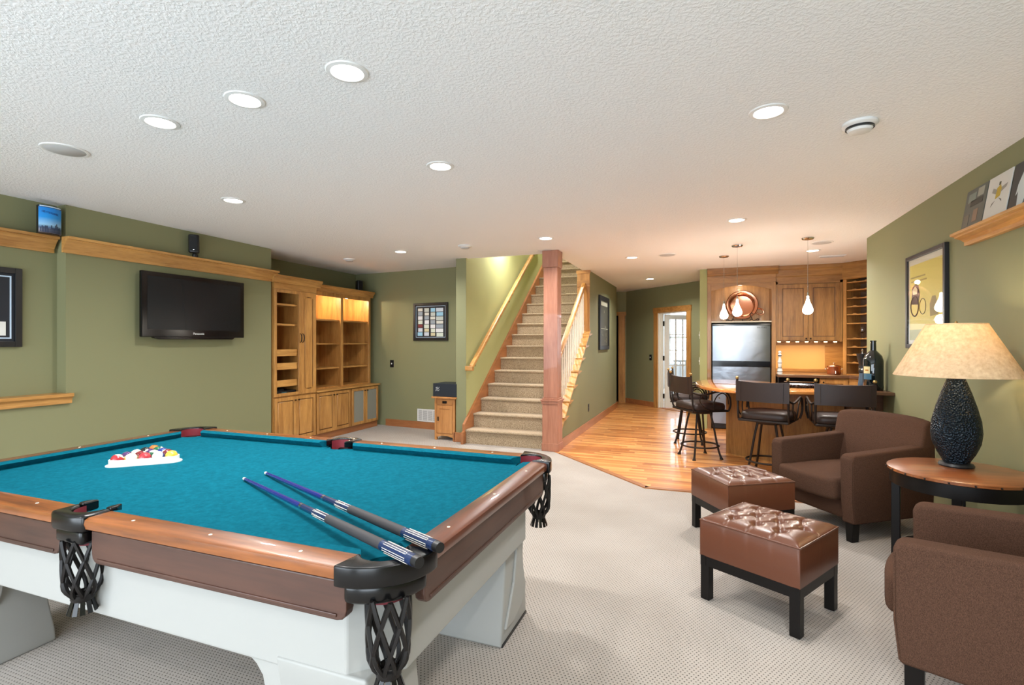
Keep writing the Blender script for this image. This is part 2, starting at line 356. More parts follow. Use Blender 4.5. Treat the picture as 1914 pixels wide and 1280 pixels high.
for k in range(5): add_box(bm, -1.0+k*0.975-0.03, -1.0+k*0.975+0.03, 16.04, 16.1, 0.75, 2.35)
add_box(bm, -1.0, 2.9, 16.04, 16.1, 1.50, 1.56); struct(from_bm('window_3', bm, M_doorw))
portal('portal', (0.95, 16.2, 1.55), (PI/2, 0, PI), 3.9, 1.6)
for k in range(24): pass
# sun-room bench rail seen through the door
t = thing('garden_bench', 'white slatted bench in the sunlit room beyond the glazed door', 'bench', (0.2, 14.2, 0))
box('seat', -1.0, 1.0, -0.2, 0.2, 0.42, 0.47, M_room, t); box('top_rail', -1.0, 1.0, 0.16, 0.22, 0.86, 0.92, M_room, t)
for k in range(15): box('slat', -0.98+k*0.138, -0.93+k*0.138, 0.17, 0.2, 0.47, 0.86, M_room, t)
for sx in (-0.95, 0.9):
    for sy in (-0.18, 0.14): box('leg', sx, sx+0.05, sy, sy+0.05, 0, 0.42, M_room, t)

# baseboards
def bboard(name, x0, x1, y0, y1, m, h=0.11): return struct(box(name, x0, x1, y0, y1, 0, h, m, bev=0.004))
bboard('baseboard_left', XL, XL+0.015, YN, 4.93, W_basey); bboard('baseboard_right', XR-0.015, XR, YN, 5.8, W_basey); 
struct(prism('baseboard_back', [(-4.98, 7.258), (-3.25, 7.085), (-3.25, 7.065), (-4.98, 7.238)], 'xy', 0, 0.11, W_base))
bboard('baseboard_stair_right', -1.76, -1.742, 6.46, 10.95, W_basey, 0.12)
struct(wall45('baseboard_diagonal', 0, 0.97, 0, 0.11, -0.015, 0.0, W_base))
bboard('baseboard_wall_end', -3.27, -3.085, 6.375, 6.412, W_base, 0.13); bboard('baseboard_wall_end', -3.285, -3.253, 6.375, 7.05, W_basey, 0.13)

# plate-rail ledge moulding along the left wall and the niche; lower sill
LP = [(0, 2.14), (0.022, 2.14), (0.022, 2.17), (0.03, 2.185), (0.06, 2.23), (0.075, 2.245), (0.075, 2.25), (0.10, 2.25), (0.10, 2.272), (0, 2.272)]
struct(prism('trim_3', [(XL+a, b) for a, b in LP], 'xz', 2.70, 4.97, W_goldy))
struct(prism('trim_4', [(XL-0.12+a, b) for a, b in LP], 'xz', YN, 2.70, W_goldy))
struct(prism('trim_5', [(XL-0.12, 0.92), (XL-0.12, 0.95), (XL+0.06, 0.95), (XL+0.06, 0.925), (XL+0.035, 0.905), (XL+0.03, 0.865), (XL, 0.865), (XL, 0.92)], 'xz', YN, 2.76, W_goldy))

def at_root(root):
    """parts made in room coordinates are shifted so that they hang on the thing's Empty"""
    for o in list(root.children):
        if o.type == 'MESH' and not o.get('_local'): o.location = -root.location
    return root

# ------------------------------------------------------------------ pool table
HX, HY, ZR, ZB = 1.29, 0.73, 0.80, 0.765
def pool_table():
    T = thing('pool_table', 'antique pool table with teal cloth, wooden rails and white painted base', 'pool table', (-2.0, 1.81, 0))
    cc = (HX-0.115, HY-0.115); rc = 0.066; cs = (0.0, HY-0.085); rs = 0.06
    # cloth bed with six pocket cut-outs
    pts = []
    def arc(c, r, a0, a1, n=8): return [(c[0]+r*math.cos(math.radians(a0+(a1-a0)*k/n)), c[1]+r*math.sin(math.radians(a0+(a1-a0)*k/n))) for k in range(n+1)]
    bx, by = HX-0.10, HY-0.10
    def notch(sx, sy):    # concave arc of the corner hole, ordered counter-clockwise round the bed
        a = [(cc[0]+rc*math.cos(t), cc[1]+rc*math.sin(t)) for t in [math.radians(q) for q in (283, 265, 245, 225, 205, 185, 167)]]
        a = [(bx, a[0][1])]+a+[(a[-1][0], by)]
        a = [(sx*p, sy*q) for p, q in a]
        return a if sx*sy > 0 else a[::-1]
    def side(sy):
        a = [(rs*math.cos(math.radians(q)), cs[1]+rs*math.sin(math.radians(q))) for q in (-15, -40, -65, -90, -115, -140, -165)]
        a = [(a[0][0], by)]+a+[(a[-1][0], by)]
        a = [(p, sy*q) for p, q in a]
        return a if sy > 0 else a[::-1]
    pts = notch(1, 1)+side(1)+notch(-1, 1)+notch(-1, -1)+side(-1)+notch(1, -1)
    prism('bed_cloth', pts, 'xy', ZB-0.03, ZB, M_cloth, T)
    # cushions, rails and aprons: (axis, sign, a0, a1)
    segs = [('x', s, a, b) for s in (-1, 1) for a, b in ((-HX+0.17, -0.085), (0.085, HX-0.17))]+[('y', s, -HY+0.17, HY-0.17) for s in (-1, 1)]
    for ax, s, a, b in segs:
        half = HY if ax == 'x' else HX
        prof_r = [(half-0.083, 0.775), (half-0.083, ZR), (half-0.012, ZR), (half-0.002, ZR-0.006), (half, ZR-0.02), (half-0.004, ZR-0.036), (half-0.02, ZR-0.044), (half-0.05, ZR-0.05)]
        prof_c = [(half-0.083, ZB), (half-0.083, ZR-0.001), (half-0.118, ZR-0.001), (half-0.132, ZR-0.008), (half-0.112, ZB)]
        wm = W_rail if ax == 'x' else W_raily; am = W_apron if ax == 'x' else W_aprony
        plane = 'yz' if ax == 'x' else 'xz'
        r = prism('rail', [(s*p, q) for p, q in prof_r], plane, a, b, wm, T, smooth=True)
        # cushion with mitred ends
        bm = bmesh.new(); vs0 = []; vs1 = []
        for p, q in prof_c:
            k = (half-0.083-p)
            for lst, c, sg in ((vs0, a, 1), (vs1, b, -1)):
                w = c+sg*k*0.75
                lst.append(bm.verts.new((w, s*p, q) if ax == 'x' else (s*p, w, q)))
        bm.faces.new(vs0); bm.faces.new(vs1); n = len(vs0)
        for i in range(n): bm.faces.new([vs0[i], vs0[(i+1) % n], vs1[(i+1) % n], vs1[i]])
        from_bm('cushion', bm, M_cloth, T)
        L = b-a; pl = [(a, 0.752), (b, 0.752)]+[(b-0.03+0.03*math.cos(t), 0.675-0.03*math.sin(t)) for t in (0, PI/6, PI/3, PI/2)]+[(a+0.03-0.03*math.sin(t), 0.675-0.03*math.cos(t)) for t in (0, PI/6, PI/3, PI/2)]
        prism('apron', pl, 'xz' if ax == 'x' else 'yz', s*(half-0.055), s*(half-0.022), am, T, bev=0.004)
        st = box('bead', a+0.03, b-0.03, s*(half-0.024), s*(half-0.018), 0.655, 0.664, am, T, bev=0.002) if ax == 'x' else box('bead', s*(half-0.024), s*(half-0.018), a+0.03, b-0.03, 0.655, 0.664, am, T, bev=0.002)
        n = 3
        for k in range(n):
            c = a+L*(k+0.5)/n
            cx, cy = (c, s*(half-0.045)) if ax == 'x' else (s*(half-0.045), c)
            lathe('sight', [(0, ZR+0.0008), (0.0055, ZR+0.0008), (0.0055, ZR-0.002)], M_sight, r, 10, (cx, cy, 0))
    # pockets
    def net(P, c, zt):
        n = 7; hgt = 0.20
        def rad(t): return 0.056*(1-0.05*t) if t < 0.75 else 0.053*(1-((t-0.75)/0.25)**2*0.45)
        bm = bmesh.new()
        for d in (-1, 1):
            for k in range(n):
                add_tube(bm, [(c[0]+rad(t/12)*math.cos(2*PI*k/n+d*1.3*t/12), c[1]+rad(t/12)*math.sin(2*PI*k/n+d*1.3*t/12), zt-hgt*t/12) for t in range(13)], 0.0068, 5)
        add_lathe(bm, [(0.030, zt-hgt-0.018), (0.034, zt-hgt-0.01), (0.034, zt-hgt+0.006), (0.028, zt-hgt+0.012)], 16, (c[0], c[1], 0))
        o = from_bm('net', bm, M_net, P, True)
        bm = bmesh.new()
        for k in range(12):
            a = 2*PI*k/12; ca, sa = math.cos(a), math.sin(a)
            v = [bm.verts.new((c[0]+r*math.cos(a+w), c[1]+r*math.sin(a+w), z)) for r, w, z in ((0.030, -0.2, zt-hgt-0.01), (0.030, 0.2, zt-hgt-0.01), (0.044, 0.17, zt-hgt-0.055), (0.044, -0.17, zt-hgt-0.055))]
            bm.faces.new(v)
            w2 = [bm.verts.new(q.co*1.0+Vector((-ca*0.003, -sa*0.003, 0))) for q in v]; bm.faces.new(w2[::-1])
            for i in range(4): bm.faces.new([v[i], v[(i+1) % 4], w2[(i+1) % 4], w2[i]])
        from_bm('fringe', bm, M_pocket, P)
    for sx in (-1, 1):
        for sy in (-1, 1):
            P = bpy.data.objects.new('pocket', None)
            o0 = (HX-0.172, HY-0.172)
            outer = [(o0[0]+0.185*math.cos(math.radians(q)), o0[1]+0.185*math.sin(math.radians(q))) for q in range(-4, 95, 7)]
            inner = [(cc[0]+rc*math.cos(math.radians(q)), cc[1]+rc*math.sin(math.radians(q))) for q in (150, 135, 110, 85, 60, 45, 30, 5, -20, -45, -60)]
            poly = [(sx*p, sy*q) for p, q in outer+[(HX-0.172, HY-0.06)]+inner+[(HX-0.06, HY-0.172)]]
            P = prism('pocket', poly, 'xy', 0.752, ZR+0.008, M_pocket, T, bev=0.014, seg=3)
            o2 = [(o0[0]+0.165*math.cos(math.radians(q)), o0[1]+0.165*math.sin(math.radians(q))) for q in range(2, 93, 8)]
            i2 = [(o0[0]+0.09*math.cos(math.radians(q)), o0[1]+0.09*math.sin(math.radians(q))) for q in range(92, 0, -10)]
            prism('collar', [(sx*p, sy*q) for p, q in o2+i2], 'xy', 0.70, 0.754, M_pocket, P, bev=0.016, seg=3)
            bm = bmesh.new(); ring = [(cc[0]+0.0640*math.cos(math.radians(q)), cc[1]+0.0640*math.sin(math.radians(q))) for q in range(-60, 151, 15)]
            A = [bm.verts.new((sx*p, sy*q, 0.80)) for p, q in ring]; B = [bm.verts.new((sx*p, sy*q, 0.69)) for p, q in ring]
            for i in range(len(A)-1): bm.faces.new([A[i], A[i+1], B[i+1], B[i]])
            from_bm('liner', bm, M_pink, P, True)
            net(P, (sx*(HX-0.075), sy*(HY-0.075)), 0.715)
    for sy in (-1, 1):
        poly = [(-0.088, HY-0.09), (-0.088, HY+0.002), (-0.05, HY+0.016), (0.05, HY+0.016), (0.088, HY+0.002), (0.088, HY-0.09)]+[(0.062*math.cos(math.radians(q)), cs[1]+0.062*math.sin(math.radians(q))) for q in range(10, 175, 16)]
        P = prism('pocket', [(p, sy*q) for p, q in poly], 'xy', 0.752, ZR+0.008, M_pocket, T, bev=0.010, seg=3)
        prism('collar', [(-0.07, sy*(HY-0.05)), (-0.07, sy*(HY+0.0)), (0.07, sy*(HY+0.0)), (0.07, sy*(HY-0.05))], 'xy', 0.705, 0.754, M_pocket, P, bev=0.012, seg=3)
        for s in (-1, 1):
            prism('horn', [(s*0.062, sy*(HY-0.135)), (s*0.09, sy*(HY-0.10)), (s*0.088, sy*(HY-0.08)), (s*0.06, sy*(HY-0.08))], 'xy', 0.775, ZR+0.012, M_pocket, P, bev=0.006)
        bm = bmesh.new(); ring = [(0.0595*math.cos(math.radians(q)), cs[1]+0.0595*math.sin(math.radians(q))) for q in range(-10, 191, 15)]
        A = [bm.verts.new((p, sy*q, 0.80)) for p, q in ring]; B = [bm.verts.new((p, sy*q, 0.69)) for p, q in ring]
        for i in range(len(A)-1): bm.faces.new([A[i], A[i+1], B[i+1], B[i]])
        from_bm('liner', bm, M_pink, P, True)
        net(P, (0, sy*(HY-0.045)), 0.715)
    # white painted frame with chamfered corners and S-profile legs
    fx, fy, ch = HX-0.10, HY-0.085, 0.12
    prism('frame', [(fx-ch, -fy), (fx, -fy+ch), (fx, fy-ch), (fx-ch, fy), (-fx+ch, fy), (-fx, fy-ch), (-fx, -fy+ch), (-fx+ch, -fy)], 'xy', 0.43, 0.735, M_tpaint, T, bev=0.006)
    for sx in (-1, 1):
        for sy in (-1, 1):
            prof = [(0.33, 0.0), (0.675, 0.0), (0.675, 0.05), (0.668, 0.12), (0.648, 0.20), (0.632, 0.27), (0.630, 0.33), (0.640, 0.40), (0.652, 0.46), (0.40, 0.46), (0.385, 0.36), (0.36, 0.2), (0.335, 0.06)]
            leg = prism('leg', [(sy*p, q) for p, q in prof], 'yz', sx*0.82, sx*1.14, M_tpaint, T, bev=0.01, seg=3)
            pan = [(0.36, 0.07), (0.46, 0.06), (0.60, 0.10), (0.635, 0.16), (0.60, 0.26), (0.585, 0.36), (0.60, 0.44), (0.52, 0.44), (0.50, 0.36), (0.47, 0.24), (0.40, 0.13)]
            prism('panel', [(sy*p, q) for p, q in pan], 'yz', sx*1.139, sx*1.153, M_tpaint, leg, bev=0.005)
            prism('foot', [(sy*0.34, 0), (sy*0.665, 0), (sy*0.665, 0.012), (sy*0.34, 0.012)], 'yz', sx*0.83, sx*1.145, M_black, leg)
            br = [(0.84, 0.44), (0.84, 0.24), (0.80, 0.27), (0.77, 0.32), (0.755, 0.38), (0.73, 0.41), (0.70, 0.43), (0.70, 0.44)]
            prism('bracket', [(sx*p, q) for p, q in br], 'xz', sy*0.55, sy*0.635, M_tpaint, leg, bev=0.004)
    return T
pool_table()

# cues lying across the cloth and the end rail
def cue(tip, butt, label):
    a, b = Vector(tip), Vector(butt); L = (b-a).length; d = (b-a).normalized()
    T = thing('billiard_cue', label, 'cue', a, 0, 'cues on the pool table')
    T.rotation_euler = Vector((1, 0, 0)).rotation_difference(d).to_euler()
    def seg(name, x0, x1, r0, r1, m, p=T): return tube(name, [(x0*L, 0, 0), (x1*L, 0, 0)], [r0, r1], m, p, 14)
    seg('ferrule', 0, 0.014, 0.0062, 0.0065, M_sight); seg('shaft', 0.014, 0.46, 0.0065, 0.0105, M_blue); seg('joint_collar', 0.46, 0.472, 0.0112, 0.0112, M_chrome)
    fo = seg('forearm', 0.472, 0.62, 0.0108, 0.0125, M_navy); seg('wrap', 0.62, 0.87, 0.0142, 0.0152, M_wrap); bt = seg('butt_sleeve', 0.87, 0.985, 0.0152, 0.016, M_navy); seg('bumper', 0.985, 1.0, 0.0155, 0.0145, M_black)
    for k in range(6):
        an = 2*PI*k/6; ca, sa = math.cos(an), math.sin(an)
        for par, x0, x1, r, w in ((bt, 0.885, 0.965, 0.0158, 0.0030), (fo, 0.545, 0.618, 0.0122, 0.0022)):
            t_ = Vector((0, -sa, ca)); n_ = Vector((0, ca, sa))*r; xm = (x0+x1)/2
            bm = bmesh.new(); add_tube(bm, [Vector((x0*L, 0, 0))+n_-t_*w, Vector((x1*L, 0, 0))+n_-t_*w*(1 if par is bt else 0), Vector((x1*L, 0, 0))+n_+t_*w*(1 if par is bt else 0), Vector((x0*L, 0, 0))+n_+t_*w], 0.0008, 4)
            from_bm('inlay', bm, M_sight, par)
    return T
cue((-1.925, 1.715, 0.773), (-0.675, 1.128, 0.8235), 'dark blue cue with grey wrap lying on the pool table, nearer the corner pocket')
cue((-1.915, 1.825, 0.773), (-0.672, 1.230, 0.8235), 'dark blue cue with grey wrap lying on the pool table, farther from the corner pocket')

# racked balls
def rack():
    a = Vector((-2.748, 1.697)); d = Vector((0.715, 0.699)); n = Vector((-0.699, 0.715)); D = 0.0572; R = D/2
    cen = a+d*D*2+n*D*1.15
    T = thing('ball_rack', 'white plastic triangle rack holding billiard balls', 'rack', (cen.x, cen.y, ZB))
    def tri(off): # triangle around the 15 balls, offset outwards
        v = [a, a+d*4*D, a+d*2*D+n*D*2*math.sqrt(3)]; c = (v[0]+v[1]+v[2])/3; out = []
        for i in range(3):
            q = v[i]; u = (q-c).normalized(); base = math.atan2(u.y, u.x)
            for k in range(-3, 4): out.append((q.x+(R+off)*math.cos(base+k*PI/9)-cen.x, q.y+(R+off)*math.sin(base+k*PI/9)-cen.y))
        return out
    def ring(bm, o0, o1, z0, z1):
        I, O = tri(o0), tri(o1); N = len(I)
        vs = [[bm.verts.new((p[0], p[1], z)) for p in q] for q, z in ((I, z0), (O, z0), (O, z1), (I, z1))]
        for k in range(N):
            for s in range(4): bm.faces.new([vs[s][k], vs[s][(k+1) % N], vs[(s+1) % 4][(k+1) % N], vs[(s+1) % 4][k]])
    bm = bmesh.new(); ring(bm, 0.002, 0.007, 0, 0.032); from_bm('wall', bm, M_white, T, True)
    bm = bmesh.new(); ring(bm, 0.006, 0.02, 0, 0.005); from_bm('flange', bm, M_white, T, True)
    cols = [(206, 176, 60), (30, 50, 120), (170, 40, 48), (70, 40, 90), (200, 100, 40), (24, 90, 60), (110, 30, 34), (16, 16, 18)]
    white = mat('ball_ivory', (232, 226, 206), 0.1, coat=0.5)
    order = [11, 9, 3, 10, 1, 12, 7, 14, 15, 13, 4, 2, 8, 6, 5]; k = 0
    for row in range(5):
        for i in range(5-row):
            num = order[k]; k += 1
            c = a+d*(i*D+row*R)+n*(row*R*math.sqrt(3))
            stripe = num > 8; cm = mat('ball_colour_%d' % ((num-1) % 8), cols[(num-1) % 8], 0.1, coat=0.5)
            B = thing('billiard_ball', '', 'ball', (c.x, c.y, ZB+R+0.0005), random.random()*6, 'racked billiard balls')
            nm = ['yellow', 'blue', 'red', 'purple', 'orange', 'green', 'maroon', 'black'][(num-1) % 8]
            B['label'] = ('ivory billiard ball with %s stripe in the white rack' % nm) if stripe else ('solid %s billiard ball in the white rack' % nm)
            B.rotation_euler = (random.uniform(-0.9, 0.9), random.uniform(-0.9, 0.9), random.random()*6)
            sp = lambda r, t0, t1: [(r*math.cos(t0+(t1-t0)*q/8), r*math.sin(t0+(t1-t0)*q/8)) for q in range(9)]
            lathe('sphere', sp(R*0.992, -PI/2, PI/2)[:], white if stripe else cm, B, 20)
            if stripe: lathe('stripe', sp(R*0.992+0.0003, -0.5, 0.5), cm, B, 20)
            tx = bmesh.new(); add_lathe(tx, [(0, R+0.0008), (0.008, R-0.0004)], 12, (0, 0, 0)); s_ = from_bm('number_spot', tx, white, B, True)
rack()

# ------------------------------------------------------------------ lounge: armchairs, ottomans, side table, lamp
def armchair(label, loc, rz):
    T = thing('armchair', label, 'armchair', loc, rz, 'brown fabric armchairs')
    w = 0.365
    box('base', -w+0.05, w-0.05, -0.36, 0.30, 0.13, 0.30, M_fabric, T, 0.03, 3)
    bm = bmesh.new(); nx, ny = 16, 16; x0, x1, y0, y1 = -w+0.105, w-0.105, -0.27, 0.40
    def sh(u, v, top):
        x = x0+(x1-x0)*u; y = y0+(y1-y0)*v
        e = min(u, 1-u, v*1.2, (1-v))*2
        bul = 0.03*math.sin(PI*u)*math.sin(PI*min(1, v*1.05)) if top else 0
        yy = y+(0.03*math.sin(PI*u) if v > 0.9 else 0)
        return (x, yy, (0.425+bul) if top else 0.27)
    for top in (True, False):
        g = [[bm.verts.new(sh(i/nx, j/ny, top)) for i in range(nx+1)] for j in range(ny+1)]
        for j in range(ny):
            for i in range(nx): bm.faces.new([g[j][i], g[j][i+1], g[j+1][i+1], g[j+1][i]])
        if top: G = g
    rim = lambda g: [g[0][i] for i in range(nx+1)]+[g[j][nx] for j in range(1, ny+1)]+[g[ny][i] for i in range(nx-1, -1, -1)]+[g[j][0] for j in range(ny-1, 0, -1)]
    a, b = rim(G), rim(g); n = len(a)
    for i in range(n): bm.faces.new([a[i], a[(i+1) % n], b[(i+1) % n], b[i]])
    from_bm('seat_cushion', bm, M_fabric, T, 'all', 0.035, 4, 1.0)
    for s in (-1, 1):
        pr = [(-0.40, 0.13), (0.345, 0.13), (0.36, 0.30), (0.365, 0.58), (0.34, 0.605), (-0.10, 0.625), (-0.36, 0.64)]
        arm = prism('arm', pr, 'yz', s*(w-0.10), s*w, M_fabric, T, 0.028, 4)
        ed = [(0.362, 0.575), (0.338, 0.602), (-0.10, 0.6225), (-0.30, 0.634)]
        tube('piping', [(s*(w-0.006), y, z-0.004) for y, z in [(0.342, 0.15), (0.358, 0.3), (0.36, 0.56), (0.33, 0.597), (-0.1, 0.617), (-0.3, 0.628)]], 0.004, M_fabric, arm, 6)
    bk = [(-0.27, 0.14), (-0.22, 0.36), (-0.25, 0.50), (-0.335, 0.80), (-0.36, 0.825), (-0.40, 0.83), (-0.435, 0.80), (-0.42, 0.50), (-0.40, 0.14)]
    bm = bmesh.new(); nx = 10; rows = []
    for i in range(nx+1):
        u = i/nx*2-1; x = u*(w-0.002); drop = 0.025*abs(u)**4; fw = 0.03*u*u
        rows.append([bm.verts.new((x, y+(fw if z > 0.6 else fw*0.3), z-(drop if z > 0.7 else 0))) for y, z in bk])
    m_ = len(bk)
    for i in range(nx):
        for k in range(m_): bm.faces.new([rows[i][k], rows[i][(k+1) % m_], rows[i+1][(k+1) % m_], rows[i+1][k]])
    bm.faces.new(rows[0]); bm.faces.new(rows[-1])
    from_bm('backrest', bm, M_fabric, T, 'all', 0.02, 3, 0.9)
    for sx in (-1, 1):
        for y in (0.30, -0.36):
            prism('leg', [(sx*(w-0.02), 0.14), (sx*(w-0.085), 0.14), (sx*(w-0.075), 0), (sx*(w-0.03), 0)], 'xz', y-0.03, y+0.03, M_espresso, T, 0.003)
    return T
armchair('brown fabric armchair in front of the bar stools', (1.015, 4.585, 0), math.radians(126))
armchair('brown fabric armchair beside the lamp table, on the side away from the bar', (1.164, 2.595, 0), math.radians(67))

def ottoman(label, loc, rz):
    T = thing('ottoman', label, 'ottoman', loc, rz, 'brown leather ottomans'); T.scale = (1, 1, 1.045)
    a, b = 0.255, 0.228
    rows = [(-0.13, [-0.12, 0.0, 0.12]), (0.0, [-0.18, -0.06, 0.06, 0.18]), (0.13, [-0.12, 0.0, 0.12])]
    rows = [(y*0.95, xs) for y, xs in rows]; btn = [(x, y) for y, xs in rows for x in xs]
    lines = []
    for (x, y) in btn:
        for (p, q) in btn:
            if q > y and abs(q-y) < 0.14 and abs(p-x) < 0.09: lines.append(((x, y), (p, q)))
    for (x, y) in btn:
        if abs(y) > 0.1: lines.append(((x, y), (x, math.copysign(b, y))))
    for s in (-1, 1): lines.append(((s*0.18, 0), (s*a, 0)))
    def dseg(px, py, l):
        (x0, y0), (x1, y1) = l; dx, dy = x1-x0, y1-y0; t = max(0, min(1, ((px-x0)*dx+(py-y0)*dy)/(dx*dx+dy*dy))); return math.hypot(px-x0-t*dx, py-y0-t*dy)
    bm = bmesh.new(); nx, ny = 64, 58; g = []
    for j in range(ny+1):
        r = []
        for i in range(nx+1):
            x, y = -a+2*a*i/nx, -b+2*b*j/ny
            e = min(a-abs(x), b-abs(y)); z = 0.405+0.03*(1-math.exp(-e/0.035))
            z -= sum(0.024*math.exp(-((x-p)**2+(y-q)**2)/0.00055) for p, q in btn)
            z -= 0.007*math.exp(-(min(dseg(x, y, l) for l in lines)/0.007)**2)*min(1, e/0.02)
            r.append(bm.verts.new((x, y, z)))
        g.append(r)
    for j in range(ny):
        for i in range(nx): bm.faces.new([g[j][i], g[j][i+1], g[j+1][i+1], g[j+1][i]])
    rim = [g[0][i] for i in range(nx+1)]+[g[j][nx] for j in range(1, ny+1)]+[g[ny][i] for i in range(nx-1, -1, -1)]+[g[j][0] for j in range(ny-1, 0, -1)]
    lo = [bm.verts.new((v.co.x, v.co.y, 0.225)) for v in rim]; n = len(rim)
    for i in range(n): bm.faces.new([rim[i], rim[(i+1) % n], lo[(i+1) % n], lo[i]])
    bm.faces.new(lo)
    cu = from_bm('cushion', bm, M_leather, T, 'all')
    cu.data.set_sharp_from_angle(angle=1.2)
    for p, q in btn: lathe('button', [(0, 0.4145), (0.007, 0.413), (0.010, 0.408), (0.010, 0.404)], M_leather, cu, 10, (p, q, 0))
    for z in (0.405,): tube('piping', [(-a, -b, z), (a, -b, z), (a, b, z), (-a, b, z)], 0.004, M_leather, cu, 6, True)
    bm = bmesh.new()
    for q in ((-a+0.003, a-0.003, -b+0.003, -b+0.033), (-a+0.003, a-0.003, b-0.033, b-0.003), (-a+0.003, -a+0.033, -b, b), (a-0.033, a-0.003, -b, b)): add_box(bm, q[0], q[1], q[2], q[3], 0.175, 0.227)
    from_bm('frame', bm, M_espresso, T)
    for sx in (-1, 1):
        for sy in (-1, 1): box('leg', sx*(a-0.002), sx*(a-0.05), sy*(b-0.002), sy*(b-0.05), 0, 0.226, M_espresso, T, 0.003)
ottoman('brown tufted leather ottoman on dark legs, standing clear of the armchairs', (0.31, 3.015, 0), math.radians(-31))
ottoman('brown tufted leather ottoman on dark legs, beside the first armchair', (0.240, 4.035, 0), math.radians(32))

def side_table():
    T = thing('side_table', 'round wooden side table with dark studded apron and dark legs', 'table', (1.355, 3.63, 0), 0.15)
    R = 0.335
    lathe('tabletop', [(0, 0.63), (R-0.008, 0.63), (R, 0.634), (R, 0.648), (R-0.006, 0.652), (0, 0.652)], W_table, T, 48)
    ap = lathe('apron', [(R-0.03, 0.555), (R-0.014, 0.555), (R-0.014, 0.631), (R-0.03, 0.631)], M_espresso, T, 48)
    for k in range(20):
        a = 2*PI*k/20; bm = bmesh.new(); bmesh.ops.create_icosphere(bm, subdivisions=1, radius=0.006); bmesh.ops.translate(bm, vec=(math.cos(a)*(R+0.001), math.sin(a)*(R+0.001), 0.640), verts=bm.verts); from_bm('stud', bm, M_bronze, ap, True)
    for k in range(4):
        a = PI/4+k*PI/2+0.25; c, s = math.cos(a), math.sin(a); r = R-0.045
        o = box('leg', -0.022, 0.022, -0.022, 0.022, 0, 0.63, M_espresso, T, 0.003); o.location = (c*r, s*r, 0); o.rotation_euler = (0, 0, a)
    lathe('lower_shelf', [(0, 0.16), (R-0.06, 0.16), (R-0.06, 0.18), (0, 0.18)], M_espresso, T, 32)
side_table()
def table_lamp():
    T = thing('table_lamp', 'hammered dark vase table lamp with tapered linen shade on the side table', 'lamp', (1.385, 3.75, 0.652))
    lathe('foot', [(0, 0), (0.082, 0), (0.085, 0.008), (0.078, 0.02), (0.06, 0.026), (0, 0.026)], M_black, T, 32)
    lathe('body', [(0.0, 0.024), (0.062, 0.026), (0.066, 0.036), (0.09, 0.08), (0.113, 0.14), (0.120, 0.20), (0.114, 0.27), (0.095, 0.35), (0.072, 0.43), (0.052, 0.49), (0.042, 0.515), (0.042, 0.53), (0, 0.53)], M_hammer, T, 40)
    lathe('neck', [(0.042, 0.528), (0.044, 0.538), (0.012, 0.545), (0.012, 0.60), (0, 0.60)], M_bronze, T, 20)
    sh = lathe('lamp_shade', [(0.300, 0.53), (0.302, 0.532), (0.143, 0.835), (0.141, 0.835), (0.300, 0.53)], M_shade, T, 48)
    tube('shade_ring', [(0.142*math.cos(2*PI*k/32), 0.142*math.sin(2*PI*k/32), 0.836) for k in range(32)], 0.003, M_shade, sh, 6, True)
    for k in range(3): tube('spider', [(0, 0, 0.83), (0.14*math.cos(k*2.094), 0.14*math.sin(k*2.094), 0.834)], 0.002, M_bronze, T, 5)
    lathe('finial', [(0, 0.828), (0.008, 0.83), (0.010, 0.842), (0.005, 0.852), (0, 0.856)], M_brass, T, 12)
    tube('harp', [(0.0, 0.0, 0.6), (0.05, 0, 0.66), (0.05, 0, 0.78), (0.0, 0, 0.83)], 0.002, M_brass, T, 5)
    lathe('bulb', [(0, 0.60), (0.014, 0.61), (0.03, 0.65), (0.026, 0.69), (0, 0.71)], mat('lamp_bulb', (255, 240, 210), 0.4, emit=(255, 214, 150), estr=8), T, 16)
    lamp('lamp_light', 'POINT', (0, 0, 0.74), 6, (1.0, 0.82, 0.58), T, 0.04)
table_lamp()

# ------------------------------------------------------------------ left wall: television, ledge pieces, picture
def television():
    T = thing('television', 'flat black television mounted on the green wall', 'television', (XL, 3.86, 1.43))
    y0, y1, z0, z1 = 3.285, 4.436, 1.433, 2.065
    box('back', XL+0.005, XL+0.075, y0+0.15, y1-0.15, z0+0.1, z1-0.1, M_black, T)
    bm = bmesh.new(); add_box(bm, XL+0.07, XL+0.105, y0, y1, z0, z1); fr = from_bm('bezel', bm, M_gloss, T, bev=0.008)
    box('screen', XL+0.105, XL+0.1065, y0+0.055, y1-0.055, z0+0.075, z1-0.045, M_screen, T)
    prism('speaker_bar', [(y0+0.11, z0+0.005), (y1-0.11, z0+0.005), (y1-0.15, z0-0.02), (y0+0.18, z0-0.022), (y0+0.13, z0-0.012)], 'yz', XL+0.06, XL+0.1, M_gloss, T, 0.003)
    text('brand_lettering', 'Panasonic', 0.032, (XL+0.1065, 3.87, z0+0.038), (PI/2, 0, PI/2), M_white, fr)
    at_root(T)
    T.children[0]
television()
def frame_on(name, label, cat, loc, rz, w, h, fw, depth, mframe, mback, group=None):
    """picture frame: local x along the wall, z up, +y towards the wall; origin at the lower centre"""
    T = thing(name, label, cat, loc, rz, group)
    bm = bmesh.new()
    for q in ((-w/2, -w/2+fw, 0, h), (w/2-fw, w/2, 0, h), (-w/2+fw, w/2-fw, 0, fw), (-w/2+fw, w/2-fw, h-fw, h)): add_box(bm, q[0], q[1], -depth, 0, q[2], q[3])
    from_bm('frame', bm, mframe, T, bev=0.003)
    box('backing', -w/2+fw*0.6, w/2-fw*0.6, -depth*0.45, -0.002, fw*0.6, h-fw*0.6, mback, T)
    return T
def patch(name, T, x0, x1, z0, z1, y, m, parent=None): return box(name, x0, x1, y-0.0012, y, z0, z1, m, parent or T)
